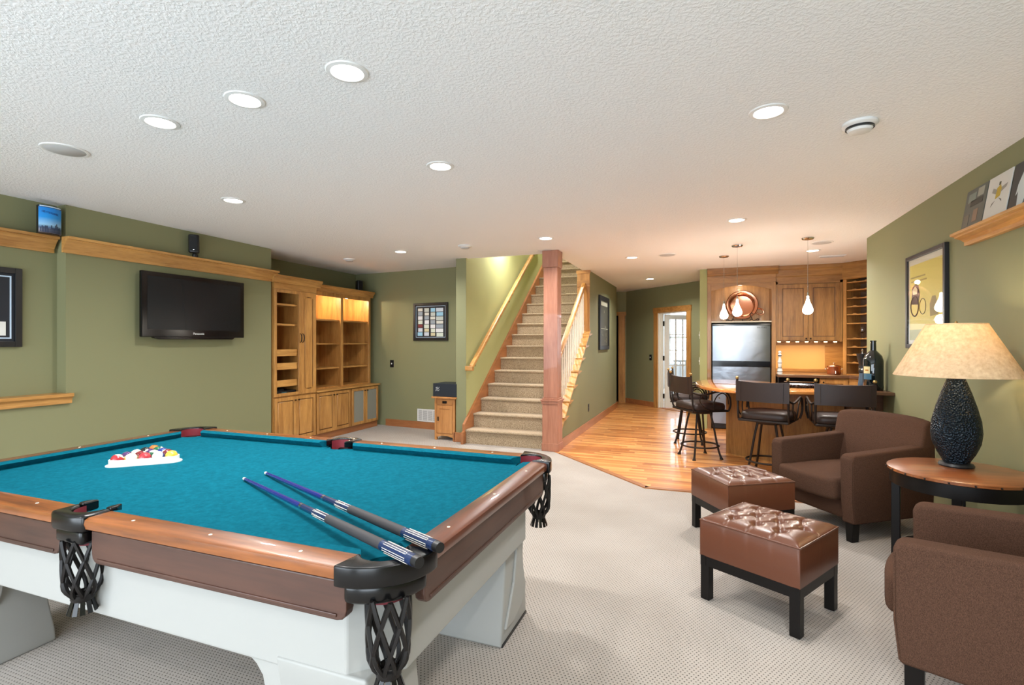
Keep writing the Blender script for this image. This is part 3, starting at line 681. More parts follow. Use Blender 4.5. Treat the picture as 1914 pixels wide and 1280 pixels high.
# framed picture in the niche, cut by the edge of the view
P = frame_on('framed_picture', 'black framed picture with white inner line hanging in the wall niche', 'picture', (XL-0.12, 2.02, 1.345), PI/2, 0.92, 0.63, 0.045, 0.03, M_black, M_mat)
bm = bmesh.new()
for q in ((-0.395, -0.385, 0.065, 0.565), (0.385, 0.395, 0.065, 0.565), (-0.385, 0.385, 0.065, 0.075), (-0.385, 0.385, 0.555, 0.565)): add_box(bm, q[0], q[1], -0.0158, -0.0135, q[2], q[3])
from_bm('inner_line', bm, mat('mat_line', (190, 210, 230), 0.5), P); patch('print', P, 0.30, 0.36, 0.09, 0.20, -0.0136, M_paperw); patch('print', P, -0.3, 0.22, 0.12, 0.5, -0.0136, mat('print_teal', (40, 52, 66), 0.5))
# round illuminated skyline sign on the ledge
def skyline_sign():
    T = thing('cylinder_sign', 'curved blue sign with city skyline print standing on the wood ledge', 'sign', (XL+0.0, 2.57, 2.272), 0)
    n = 14; R = 0.13; A0 = -0.62
    def pt(a, z, r=R): return (-0.075+r*math.cos(a), r*math.sin(a)+0.03, z)
    def panel(name, z0, z1, m, r=R, a0=A0, a1=-A0+0.1, par=None):
        bm = bmesh.new(); g = [[bm.verts.new(pt(a0+(a1-a0)*k/n, z, r)) for z in (z0, z1)] for k in range(n+1)]
        h = [[bm.verts.new(pt(a0+(a1-a0)*k/n, z, r-0.004)) for z in (z0, z1)] for k in range(n+1)]
        for k in range(n):
            bm.faces.new([g[k][0], g[k+1][0], g[k+1][1], g[k][1]]); bm.faces.new([h[k][0], h[k][1], h[k+1][1], h[k+1][0]])
            bm.faces.new([g[k][1], g[k+1][1], h[k+1][1], h[k][1]]); bm.faces.new([g[k][0], h[k][0], h[k+1][0], g[k+1][0]])
        for k in (0, n): bm.faces.new([g[k][0], g[k][1], h[k][1], h[k][0]])
        return from_bm(name, bm, m, par or T, True)
    m = mat('sign_sky_print', (30, 140, 220), 0.3); N, L, b = nodes(m); v = coords(m); sp = N.new('ShaderNodeSeparateXYZ'); L.new(v, sp.inputs[0])
    L.new(ramp(m, math_n(m, 'DIVIDE', sp.outputs['Z'], 0.24), [(0.0, (120, 90, 76)), (0.12, (150, 150, 160)), (0.2, (70, 100, 140)), (0.30, (150, 200, 236)), (0.55, (30, 150, 232)), (1.0, (20, 120, 214))]), b.inputs['Base Color'])
    sk = panel('print', 0.006, 0.212, m); panel('band', 0.212, 0.228, mat('sign_band', (20, 40, 70), 0.3), R+0.001); panel('lettered_strip', 0.216, 0.224, mat('sign_strip', (200, 222, 240), 0.4), R+0.0022, A0+0.05, 0.62)
    bm = bmesh.new(); random.seed(3)
    for k in range(16):
        a = -0.55+k*0.075; h_ = random.uniform(0.02, 0.055)+(0.03 if k == 11 else 0)
        vs = [bm.verts.new(pt(a+da, z, R+0.0012)) for da, z in ((0, 0.008), (0.06, 0.008), (0.06, 0.02+h_), (0, 0.02+h_))]; bm.faces.new(vs)
    from_bm('skyline', bm, mat('skyline_ink', (52, 66, 92), 0.5), sk)
    body = [(-0.075+ (R-0.005)*math.cos(A0+(0.1-2*A0)*k/10), (R-0.005)*math.sin(A0+(0.1-2*A0)*k/10)+0.03) for k in range(11)]
    prism('case', body+[(-0.03, 0.13), (-0.03, -0.03)], 'xy', 0, 0.230, M_black, T)
    a = 0
    for k, ch in enumerate('HEITSOLUMER'):
        an = -0.42+k*0.078; o = text('letter', ch, 0.022, pt(an, 0.175-0.0012*k, R+0.0015), (PI/2, 0, an+PI/2), mat('sign_letter', (14, 60, 130), 0.4), sk, 0.0004)
skyline_sign()
def small_speaker(label, loc, rz, foot=True):
    T = thing('satellite_speaker', label, 'speaker', loc, rz)
    if foot:
        lathe('foot', [(0, 0), (0.03, 0), (0.032, 0.01), (0.03, 0.045), (0.018, 0.055), (0, 0.055)], M_black, T, 16, (-0.05, 0, 0)); tube('arm', [(-0.05, 0, 0.04), (-0.01, -0.01, 0.06), (0.02, -0.01, 0.07)], 0.012, M_black, T, 8)
    z = 0.05 if foot else 0.0
    b = prism('body', [(-0.035, -0.045), (0.045, -0.05), (0.055, -0.03), (0.055, 0.03), (0.045, 0.05), (-0.035, 0.045)], 'xy', z, z+0.19, M_black, T, 0.012, 3)
    if foot: b.rotation_euler = (0, 0.08, 0)
    box('grille', 0.05, 0.058, -0.034, 0.034, z+0.02, z+0.17, mat('grille_black', (16, 16, 18), 0.8), b, 0.003)
    box('badge', 0.058, 0.0595, -0.006, 0.006, z+0.03, z+0.036, M_chrome, b)
small_speaker('small black satellite speaker on a ball foot on the wood ledge above the television', (XL+0.04, 3.87, 2.272), -0.75)

# ------------------------------------------------------------------ built-in cabinets
def raised_door(T, y0, y1, z0, z1, xf, knob=None, panelm=None, arch=False, name='door', hw=0.045):
    """slab door in the plane x = xf (front), with frame and raised field; hardware is a sub-part"""
    bm = bmesh.new(); t = 0.02
    for q in ((y0, y0+hw, z0, z1), (y1-hw, y1, z0, z1), (y0+hw, y1-hw, z0, z0+hw), (y0+hw, y1-hw, z1-hw, z1)): add_box(bm, xf-t, xf, q[0], q[1], q[2], q[3])
    D = from_bm(name, bm, W_gold, T, bev=0.003)
    if arch:
        ym = (y0+y1)/2; w = (y1-y0)/2-hw
        for zz, sg in ((z1-hw, -1), (z0+hw, 1)):
            prism('arch', [(y0+hw, zz), (y1-hw, zz)]+[(ym+w*math.cos(PI*k/8), zz+sg*0.035*(1-math.sin(PI*k/8))) for k in range(9)], 'yz', xf-t, xf-0.001, W_gold, D)
    if panelm != 'open':
        if panelm: box('cloth_panel', xf-0.012, xf-0.008, y0+hw-0.005, y1-hw+0.005, z0+hw-0.005, z1-hw+0.005, panelm, D)
        else:
            box('panel_ground', xf-0.019, xf-0.014, y0+hw-0.004, y1-hw+0.004, z0+hw-0.004, z1-hw+0.004, mat('wood_glaze_dark', (84, 52, 26), 0.5), D); box('field', xf-0.016, xf-0.001, y0+hw+0.009, y1-hw-0.009, z0+hw+0.009, z1-hw-0.009, W_gold, D, 0.013, 1)
    if knob:
        ky, kz, kind = knob
        if kind == 'knob': lathe('knob', [(0, 0.026), (0.010, 0.024), (0.012, 0.018), (0.006, 0.010), (0.006, 0), (0, 0)], M_bronze, D, 12).matrix_local = Matrix.Translation((xf, ky, kz)) @ Matrix.Rotation(PI/2, 4, 'Y')
        else: tube('handle', smooth_path([(xf, ky, kz-0.06), (xf+0.022, ky, kz-0.045), (xf+0.03, ky, kz), (xf+0.022, ky, kz+0.045), (xf, ky, kz+0.06)], 4), [0.004]*4+[0.006]*4+[0.007]+[0.006]*4+[0.004]*4, M_bronze, D, 8)
    return D
def carcass(T, x0, x1, y0, y1, z0, z1, t=0.02, m=None, back=True, name='carcass'):
    bm = bmesh.new()
    add_box(bm, x0, x1, y0, y0+t, z0, z1); add_box(bm, x0, x1, y1-t, y1, z0, z1); add_box(bm, x0, x1, y0+t, y1-t, z0, z0+t); add_box(bm, x0, x1, y0+t, y1-t, z1-t, z1)
    if back: add_box(bm, x0, x0+0.01, y0+t, y1-t, z0+t, z1-t)
    return from_bm(name, bm, m or W_gold, T)
CR = [(0, 0), (0.02, 0), (0.025, 0.03), (0.05, 0.065), (0.06, 0.07), (0.06, 0.095), (0, 0.095)]
def base_unit(label, y0, y1, panelm=None):
    T = thing('base_cabinet', label, 'cabinet', (-5.35, (y0+y1)/2, 0)); xf = -5.055; zt = 0.682
    carcass(T, -5.645, xf-0.021, y0, y1, 0.09, zt); box('toe_kick', -5.6, xf-0.03, y0, y1, 0, 0.09, W_basey, T)
    ym = (y0+y1)/2
    raised_door(T, y0+0.012, ym-0.002, 0.10, zt-0.012, xf, (ym-0.03, zt-0.06, 'knob'), panelm); raised_door(T, ym+0.002, y1-0.012, 0.10, zt-0.012, xf, (ym+0.03, zt-0.06, 'knob'), panelm)
    at_root(T)
base_unit('wooden two-door base cabinet under the tall glazed cabinet', 4.955, 5.70)
base_unit('wooden two-door base cabinet under the open bookcase, raised panels', 5.702, 6.455)
base_unit('wooden base cabinet with grey cloth door panels under the open bookcase', 6.457, 7.15, M_grillfab)
tag(box('cabinet_top', -5.645, -5.035, 5.704, 7.165, 0.684, 0.705, W_goldy, None, 0.004), 'wooden counter slab between bookcase and base cabinets', 'countertop')
def tall_unit():
    T = thing('media_cabinet', 'tall wooden media cabinet with one open framed door and crown', 'cabinet', (-5.35, 5.33, 0.684)); xf = -5.055; y0, y1, z0, z1 = 4.955, 5.70, 0.684, 2.15
    carcass(T, -5.645, xf-0.021, y0, y1, z0, z1)
    box('face_rail', xf-0.02, xf, y0, y1, 2.06, z1, W_goldy, T); box('divider', -5.62, xf-0.022, 5.405, 5.425, z0+0.02, z1-0.02, W_gold, T)
    raised_door(T, y0+0.004, 5.412, z0+0.006, 2.058, xf, (5.392, 1.44, 'handle'), 'open', hw=0.04)
    raised_door(T, 5.416, y1-0.004, z0+0.006, 2.058, xf, (5.436, 1.44, 'handle'), None, True, hw=0.06)
    for z, th in ((1.885, 0.025), (1.625, 0.025)): box('shelf', -5.63, xf-0.06, y0+0.02, 5.405, z-th, z, W_goldy, T)
    for z in (1.29, 1.115, 0.895):
        box('sliding_shelf', -5.63, xf-0.05, y0+0.022, 5.403, z-0.085, z-0.07, W_goldy, T); box('tray_front', xf-0.052, xf-0.032, y0+0.022, 5.403, z-0.085, z, W_goldy, T)
    prism('crown', [(xf+p, z1-0.012+q) for p, q in CR], 'xz', y0-0.04, y1+0.06, W_goldy, T)
    box('crown_top', -5.645, xf+0.005, y0-0.02, y1+0.06, z1, z1+0.083, W_goldy, T)
    at_root(T)
    D = thing('av_device', 'black electronic device on the bottom shelf of the media cabinet', 'electronics', (-5.22, 5.19, 0.706))
    box('body', -0.12, 0.11, -0.19, 0.19, 0, 0.045, M_black, D, 0.004); lathe('dome', [(0.07, 0.045), (0.06, 0.07), (0.035, 0.085), (0, 0.09)], M_black, D, 16); box('display', 0.11, 0.112, -0.06, 0.02, 0.015, 0.03, mat('display_teal', (60, 110, 120), 0.3), D)
tall_unit()
def bookcase():
    T = thing('bookcase', 'open wooden bookcase with two lit upper bays', 'bookcase', (-5.42, 6.44, 0.706)); xf = -5.22; y0, y1, z0, z1 = 5.704, 7.13, 0.706, 2.13
    carcass(T, -5.645, xf, y0, y1, z0, z1); box('center_upright', -5.635, xf, 6.40, 6.435, z0+0.02, z1-0.02, W_gold, T)
    bm = bmesh.new()
    for a, b in ((y0, y0+0.04), (6.39, 6.445), (y1-0.05, y1)): add_box(bm, xf-0.001, xf+0.018, a, b, z0, 2.06)
    add_box(bm, xf-0.001, xf+0.018, y0, y1, 2.06, z1); from_bm('face_frame', bm, W_gold, T, bev=0.002)
    for a, b in ((y0+0.02, 6.40), (6.435, y1-0.02)):
        for z in (1.724, 1.372, 1.01): box('shelf', -5.635, xf-0.02, a, b, z-0.022, z, W_goldy, T)
        lt = lathe('puck_light', [(0, -0.012), (0.03, -0.012), (0.034, 0), (0, 0)], M_puck, T, 16, (-5.42, (a+b)/2, z1-0.02))
    prism('crown', [(xf+0.018+p, z1-0.012+q) for p, q in CR], 'xz', y0+0.06, y1+0.04, W_goldy, T); box('crown_top', -5.645, xf+0.02, y0+0.06, y1+0.03, z1, z1+0.083, W_goldy, T)
    at_root(T)
    for y in (6.05, 6.77): lamp('bay_light', 'POINT', (-5.40+5.42, y-6.44, 2.06-0.706), 11.0, (1.0, 0.87, 0.64), T, 0.03)
bookcase()
small_speaker('small black bookshelf speaker on top of the wooden bookcase', (-5.36, 7.03, 2.213), -0.3, False)

# ------------------------------------------------------------------ back wall pieces
ANG = math.atan2(-0.25, 2.5)
def backw(x): return 7.33+(x+5.70)*(-0.25/2.5)
def on_back(x, z): return (x, backw(x)-0.001, z)
cx_ = -4.02
P = frame_on('framed_cards', 'square black frame of small paper cards on the back wall', 'picture', on_back(-4.08, 1.41), ANG, 0.66, 0.60, 0.04, 0.03, M_black, M_mat)
bm = bmesh.new()
for q in ((-0.285, -0.278, 0.05, 0.55), (0.278, 0.285, 0.05, 0.55), (-0.278, 0.278, 0.05, 0.056), (-0.278, 0.278, 0.544, 0.55)): add_box(bm, q[0], q[1], -0.016, -0.0135, q[2], q[3])
from_bm('inner_line', bm, mat('mat_line', (190, 210, 230), 0.5), P)
random.seed(5); cc_ = [(212, 210, 200), (196, 204, 214), (220, 222, 224), (190, 196, 190), (204, 196, 160), (150, 160, 170), (150, 196, 220), (206, 214, 200)]
for c, (x, w, n) in enumerate(((-0.20, 0.09, 7), (-0.075, 0.088, 7), (0.045, 0.085, 7), (0.175, 0.13, 7))):
    z = 0.515
    for k in range(n):
        h_ = 0.058 if (k*3+c) % 4 else 0.046; q = cc_[(k*5+c*3) % 8]
        if c == 0 and k == 4: q = (120, 50, 52)
        patch('card', P, x-w/2+random.uniform(-.006, .006), x+w/2, z-h_, z, -0.0136, mat('card_%d_%d_%d' % q, q, 0.7)); z -= h_+0.0095
def wall_plate(name, label, cat, loc, rz, w=0.075, h=0.12, m=M_black, kind='switch'):
    T = thing(name, label, cat, loc, rz)
    box('plate', -w/2, w/2, -0.006, 0, 0, h, m, T, 0.002)
    if kind == 'switch': box('toggle', -0.008, 0.008, -0.016, -0.006, h/2-0.012, h/2+0.012, M_white, T, 0.002)
    else:
        for z in (h*0.3, h*0.7): box('socket', -0.016, 0.016, -0.008, -0.006, z-0.014, z+0.014, mat('outlet_dark', (52, 46, 40), 0.5), T, 0.003)
wall_plate('light_switch', 'black light switch on the back wall beside the bookcase', 'switch', on_back(-4.86, 0.97), ANG)
def vent():
    T = thing('air_vent', 'white return air grille low on the back wall', 'vent', on_back(-4.14, 0.115), ANG); w, h = 0.40, 0.20
    bm = bmesh.new()
    for q in ((-w/2, -w/2+0.02, 0, h), (w/2-0.02, w/2, 0, h), (-w/2, w/2, 0, 0.02), (-w/2, w/2, h-0.02, h)): add_box(bm, q[0], q[1], -0.012, 0, q[2], q[3])
    for k in range(1, 4): add_box(bm, -w/2+k*w/4-0.006, -w/2+k*w/4+0.006, -0.012, 0, 0, h)
    from_bm('grille_frame', bm, M_white, T); box('backing', -w/2+0.01, w/2-0.01, -0.003, 0, 0.01, h-0.01, mat('vent_dark', (120, 122, 120), 0.8), T)
    for k in range(14): box('louver', -w/2+0.015, w/2-0.015, -0.009, -0.004, 0.024+k*0.0112, 0.030+k*0.0112, M_white, T)
vent()
def nightstand():
    T = thing('nightstand', 'small oak cabinet with one drawer and door by the stair wall', 'cabinet', (-3.43, 6.58, 0), -0.05); w = 0.165; y0, y1 = -0.16, 0.16
    for sx in (-1, 1):
        for y in (y0, y1-0.035): box('post', sx*w, sx*(w-0.035), y, y+0.035, 0, 0.59, W_oak, T, 0.002)
    box('case', -w+0.01, w-0.01, y0+0.012, y1-0.01, 0.07, 0.585, W_oak, T); box('top', -w-0.035, w+0.035, y0-0.035, y1+0.02, 0.59, 0.615, W_oak, T, 0.004)
    prism('lower_rail', [(-w+0.035, 0.09), (w-0.035, 0.09), (w-0.035, 0.04), (0.05, 0.06), (-0.05, 0.06), (-w+0.035, 0.04)], 'xz', y0+0.004, y0+0.02, W_oak, T)
    d = box('drawer', -w+0.04, w-0.04, y0+0.002, y0+0.014, 0.50, 0.575, W_oak, T, 0.002); box('pull', -0.035, 0.035, y0-0.008, y0+0.003, 0.52, 0.555, M_bronze, d, 0.004)
    bm = bmesh.new()
    for q in ((-w+0.04, -w+0.085, 0.10, 0.49), (w-0.085, w-0.04, 0.10, 0.49), (-w+0.085, w-0.085, 0.10, 0.145), (-w+0.085, w-0.085, 0.445, 0.49)): add_box(bm, q[0], q[1], y0, y0+0.014, q[2], q[3])
    d = from_bm('door', bm, W_oak, T, bev=0.002); box('field', -w+0.08, w-0.08, y0+0.007, y0+0.013, 0.14, 0.45, W_oak, d); box('handle', -w+0.055, -w+0.07, y0-0.014, y0, 0.27, 0.33, M_bronze, d, 0.004)
    S = thing('subwoofer', 'black box speaker with white emblem on top of the small oak cabinet', 'speaker', (-3.43, 6.58, 0.615), -0.05)
    box('case', -0.185, 0.195, -0.17, 0.17, 0.0, 0.185, mat('speaker_blueblack', (24, 32, 42), 0.5), S, 0.004); em = box('emblem_field', -0.15, -0.07, -0.1715, -0.17, 0.065, 0.145, mat('emblem_dark', (30, 40, 52), 0.5), S)
    for q in (((-0.14, 0.075), (-0.115, 0.135)), ((-0.115, 0.135), (-0.105, 0.10)), ((-0.105, 0.10), (-0.08, 0.135)), ((-0.14, 0.12), (-0.125, 0.13)), ((-0.10, 0.078), (-0.078, 0.10)), ((-0.125, 0.09), (-0.1, 0.085))): tube('emblem', [(q[0][0], -0.1715, q[0][1]), (q[1][0], -0.1715, q[1][1])], 0.0022, M_paperw, em, 5)
nightstand()

# ------------------------------------------------------------------ staircase, post, rails
def stairs():
    T = thing('staircase', 'carpeted staircase rising between green walls with wooden skirt boards', 'staircase', (-2.5, 6.3, 0)); x0, x1 = -3.065, -1.95
    me = None
    for k in range(1, 18):
        y = NY0+(k-1)*RUN; z = RISE*k
        if me is None:
            r = 0.016; y_, z_ = 0.0, 0.0
            pr = [(RUN+0.03, 0), (0.012+r*0+0.0, 0)]+[(r*1.2-r*math.cos(a)*1.0-0.004, -r+r*math.sin(a)) for a in (PI/2, PI/3, PI/6, 0, -PI/6, -PI/3, -PI/2)]+[(0.022, -0.04), (0.02, -RISE), (0.05, -RISE), (0.05, -0.03), (RUN+0.03, -0.03)]
            o = prism('step', [(p, q) for p, q in pr], 'yz', x0, x1, M_stairc, T, smooth=True); me = o.data
        else: o = link('step', me, None, T)
        o.location = Vector((0, y, z))-T.location
    sk = []
    bm = bmesh.new(); up = 0.085
    pts = [(6.25, 0), (6.25, 0.16), (6.30, 0.17), (6.30, nose(6.30)+up)]+[(NY0+17*RUN, nose(NY0+17*RUN)+up), (NY0+17*RUN, nose(NY0+17*RUN)-0.25), (6.6, 0)]
    o = prism('skirt_board', pts, 'yz', -3.10, -3.065, W_basey, T); o.location = -T.location
    # open side: cap on the knee wall with tread returns
    cap = prism('stringer_cap', [(6.45, nose(6.45)-0.03), (8.2, nose(8.2)-0.03), (8.2, nose(8.2)+0.0), (6.45, nose(6.45)+0.0)], 'yz', -1.95, -1.735, W_goldy, T); cap.location = -T.location
    for k in range(2, 9):
        y = NY0+(k-1)*RUN; z = RISE*k
        o = prism('tread_return', [(y-0.02, z-0.035), (y-0.02, z+0.005), (y+RUN-0.03, z+0.005), (y+RUN-0.03, z-0.0), (y+0.03, z-0.035)], 'yz', -1.95, -1.73, W_goldy, T); o.location = -T.location
    yy = 6.62; n = 0
    while yy < 8.14:
        z0 = nose(yy)-0.02; z1 = nose(yy)+0.735
        o = lathe('baluster', [(0.013, z0), (0.013, z0+0.12), (0.016, z0+0.13), (0.011, z0+0.16), (0.013, z0+0.35), (0.009, z1)], mat('baluster_white', (226, 216, 200), 0.4), T, 10, (-1.84, yy, 0)); o.location = -T.location
        yy += 0.108
    o = prism('handrail', [(6.42, nose(6.42)+0.72), (8.2, nose(8.2)+0.72), (8.2, nose(8.2)+0.785), (6.42, nose(6.42)+0.785)], 'yz', -1.875, -1.805, W_goldy, T, 0.012, 3); o.location = -T.location
    e = box('end_panel', -1.95, -1.745, 8.175, 8.2, nose(8.2)-0.06, H-0.001, W_gold, T, 0.003); e.location = -T.location
    f = box('end_casing', -1.962, -1.735, 8.165, 8.2, H-0.05, H-0.001, W_goldx, e); box('end_block', -1.95, -1.74, 8.165, 8.2, nose(8.2)+0.70, nose(8.2)+0.80, W_goldx, e, 0.004)
    # wall rail on brackets
    R = thing('wall_handrail', 'wooden handrail fixed to the pale green stair wall', 'handrail', (-3.0, 6.4, 1.0))
    ya, yb = 6.40, 9.6; za, zb = nose(ya)+0.79, nose(yb)+0.79
    o = prism('rail', [(ya, za-0.03), (yb, zb-0.03), (yb, zb+0.035), (ya, za+0.035)], 'yz', -3.045, -2.985, W_goldy, R, 0.01, 3); o.location = -R.location
    o = box('return', -3.098, -2.985, ya-0.03, ya+0.03, za-0.05, za+0.015, W_goldx, R, 0.008, 3); o.location = -R.location
    for q in (6.55, 7.9, 9.2): o = tube('bracket', [(-3.098, q, nose(q)+0.68), (-3.03, q, nose(q)+0.69), (-3.015, q, nose(q)+0.765)], 0.01, M_bronze, R, 8); o.location = -R.location
stairs()
def post():
    T = thing('support_post', 'square reddish wooden post at the foot of the stairs', 'post', (-1.838, 6.345, 0))
    def b(name, h, z0, z1, par=T, bev=0.004): return box(name, -h, h, -h, h, z0, z1, W_post, par, bev)
    b('base', 0.105, 0, 0.60); b('base_moulding', 0.112, 0.0, 0.10); b('collar', 0.115, 0.60, 0.635); b('collar_cap', 0.125, 0.635, 0.655); b('collar_neck', 0.105, 0.655, 0.675)
    b('shaft', 0.092, 0.675, 2.335); b('capital', 0.105, 2.335, H-0.001)
post()
# pictures and outlet on the stair wall
P = frame_on('framed_print', 'tall narrow dark framed chart on the stair side wall', 'picture', (-1.759, 9.43, 1.25), PI/2, 0.92, 0.97, 0.07, 0.035, M_black, mat('print_dark_olive', (66, 64, 50), 0.5))
patch('title', P, -0.33, 0.33, 0.80, 0.87, -0.0162, mat('print_pale', (176, 176, 156), 0.6)); patch('line', P, -0.36, 0.36, 0.375, 0.385, -0.0162, MATS['print_pale'])
random.seed(9)
for k in range(12): x = random.uniform(-0.3, 0.28); z = random.uniform(0.12, 0.72); patch('mark', P, x, x+0.05, z, z+random.uniform(0.01, 0.07), -0.0162, mat('print_grey', (120, 118, 100), 0.6))
wall_plate('wall_outlet', 'black electrical outlet low on the stair side wall', 'outlet', (-1.759, 8.16, 0.27), PI/2, kind='outlet')

# ------------------------------------------------------------------ hall doors
def door_casing(name, n, s0, s1, zt, w=0.09):
    T = bpy.data.objects.new(name, None); C.objects.link(T); T['kind'] = 'structure'
    return T
E1 = Vector((-1.86, 11.95))
bm = bmesh.new(); add_box(bm, -1.862, -1.72, 11.925, 11.95, 0, 2.0); D1 = struct(from_bm('door_1', bm, W_gold)); box('head_casing', -2.9, -1.70, 11.92, 11.95, 2.0, 2.085, W_goldx, D1); box('jamb', -1.88, -1.86, 11.95, 12.1, 0, 2.0, W_gold, D1)
ld = prism('door_leaf', [(-2.02, 12.12), (-1.88, 12.86), (-1.91, 12.87), (-2.05, 12.13)], 'xy', 0.01, 1.99, mat('dark_door', (46, 44, 44), 0.4), D1); lathe('knob', [(0, 0), (0.03, 0.01), (0.03, 0.03), (0, 0.05)], M_chrome, ld, 12, (-1.95, 12.5, 1.0))
D2 = wall45('door_2', 0.973, 1.09, 0, 2.0, -0.02, 0.0, W_gold); struct(D2)
wall45('casing', 1.933, 2.05, 0, 2.0, -0.02, 0.0, W_gold, D2); wall45('head_casing', 0.96, 2.065, 2.0, 2.11, -0.024, 0.0, W_goldx, D2)
wall45('jamb', 1.09, 1.11, 0, 2.0, 0.0, 0.13, M_doorw, D2); wall45('jamb', 1.913, 1.933, 0, 2.0, 0.0, 0.13, M_doorw, D2); wall45('head_jamb', 1.11, 1.913, 1.98, 2.0, 0.0, 0.13, M_doorw, D2); wall45('door_stop', 1.11, 1.125, 0, 1.98, 0.04, 0.08, M_doorw, D2)
wall45('threshold', 1.11, 1.913, 0, 0.012, 0.0, 0.13, W_base, D2)
def leaf45(name, t0, t1, z0, z1, s0=1.125, s1=1.16, m=M_doorw, par=D2): return wall45(name, s0, s1, z0, z1, t0, t1, m, par)
T0 = 0.14; LW = 0.78
L_ = leaf45('door_leaf', T0, T0+0.10, 0.012, 1.97); leaf45('stile', T0+LW-0.10, T0+LW, 0.012, 1.97, par=L_); leaf45('top_rail', T0+0.10, T0+LW-0.10, 1.87, 1.97, par=L_); leaf45('bottom_rail', T0+0.10, T0+LW-0.10, 0.012, 0.24, par=L_)
g0, g1 = T0+0.10, T0+LW-0.10
for k in range(1, 3): c = g0+(g1-g0)*k/3; leaf45('muntin', c-0.01, c+0.01, 0.24, 1.87, 1.13, 1.155, M_doorw, L_)
for k in range(1, 5): c = 0.24+1.63*k/5; leaf45('muntin', g0, g1, c-0.01, c+0.01, 1.13, 1.155, M_doorw, L_)
mg = mat('pane_glass', (255, 255, 255), 0.0); mg.node_tree.nodes.clear()
_N = mg.node_tree.nodes; _t = _N.new('ShaderNodeBsdfTransparent'); _g = _N.new('ShaderNodeBsdfGlossy'); _g.inputs['Roughness'].default_value = 0.02; _m = _N.new('ShaderNodeMixShader'); _m.inputs[0].default_value = 0.08; _o = _N.new('ShaderNodeOutputMaterial')
mg.node_tree.links.new(_t.outputs[0], _m.inputs[1]); mg.node_tree.links.new(_g.outputs[0], _m.inputs[2]); mg.node_tree.links.new(_m.outputs[0], _o.inputs[0])
for i in range(3):
    for k in range(5):
        a = g0+(g1-g0)*i/3+0.01; b = g0+(g1-g0)*(i+1)/3-0.01; z = 0.24+1.63*k/5+0.01; leaf45('pane', a, b, z, z+1.63/5-0.02, 1.141, 1.144, mg, L_)
for z in (0.25, 1.05, 1.78): leaf45('hinge', T0-0.03, T0+0.02, z-0.05, z+0.05, 1.10, 1.128, M_bronze, L_)
kp = p45(1.10, T0+LW-0.06); lathe('door_knob', [(0, 0), (0.028, 0.012), (0.03, 0.03), (0.018, 0.042), (0, 0.045)], M_brass, L_, 14, (kp[0], kp[1], 0.96))
sw = p45(0.855, -0.001); wall_plate('light_switch', 'black light switch beside the glazed hall door', 'switch', (sw[0], sw[1], 1.0), -PI/4)
wall_plate('light_switch', 'white switch on the narrow wall end beside the refrigerator, upper of two', 'switch', (-0.081, 8.86, 1.44), -PI/2, m=M_white); wall_plate('light_switch', 'white switch on the narrow wall end beside the refrigerator, lower of two', 'switch', (-0.081, 8.86, 1.02), -PI/2, m=M_white)

# ------------------------------------------------------------------ kitchen back run
def fridge_surround():
    T = thing('refrigerator_surround', 'wooden refrigerator surround with arched niche and crown', 'cabinet', (0.52, 9.0, 0)); yf = 8.76
    box('side_panel', 0.032, 0.092, yf, 9.44, 0, 2.31, W_kit, T, 0.002); box('side_panel', 0.955, 1.012, yf, 9.44, 0, 2.31, W_kit, T, 0.002)
    box('niche_floor', 0.092, 0.955, yf+0.005, 9.44, 1.695, 1.715, mat('niche_floor_pale', (196, 186, 164), 0.5), T); box('niche_back', 0.092, 0.955, 9.10, 9.12, 1.715, 2.31, W_gold, T)  # lighter wood on the niche back paints in its lit look
    ar = [(0.092, 2.32), (0.092, 2.20)]+[(0.092+0.863*k/16, 2.20+0.075*math.sin(PI*k/16)) for k in range(1, 16)]+[(0.955, 2.20), (0.955, 2.32)]
    prism('arched_valance', ar, 'xz', yf, yf+0.02, W_kitx, T)
    box('fascia', 0.032, 1.012, yf-0.012, 9.44, 2.31, 2.46, W_kitx, T, 0.002)
    prism('crown', [(yf-0.012, 2.43), (yf-0.03, 2.44), (yf-0.06, 2.50), (yf-0.07, 2.52), (yf-0.07, H-0.001), (9.44, H-0.001), (9.44, 2.43)], 'yz', 0.032, 1.012, W_kitx, T); prism('crown_return', [(yf-0.012, 2.43), (yf-0.03, 2.44), (yf-0.06, 2.50), (yf-0.07, 2.52), (yf-0.07, H-0.001), (yf-0.012, H-0.001)], 'yz', 1.012, 1.045, W_kitx, T)
    lathe('niche_light', [(0, -0.01), (0.035, -0.01), (0.04, 0), (0, 0)], M_lens, T, 16, (0.52, 8.86, 2.312-0.002)); at_root(T)
    lamp('niche_lamp', 'POINT', (0, 8.87-9.0, 2.24), 1.6, (1, 0.85, 0.65), T, 0.03)
fridge_surround()
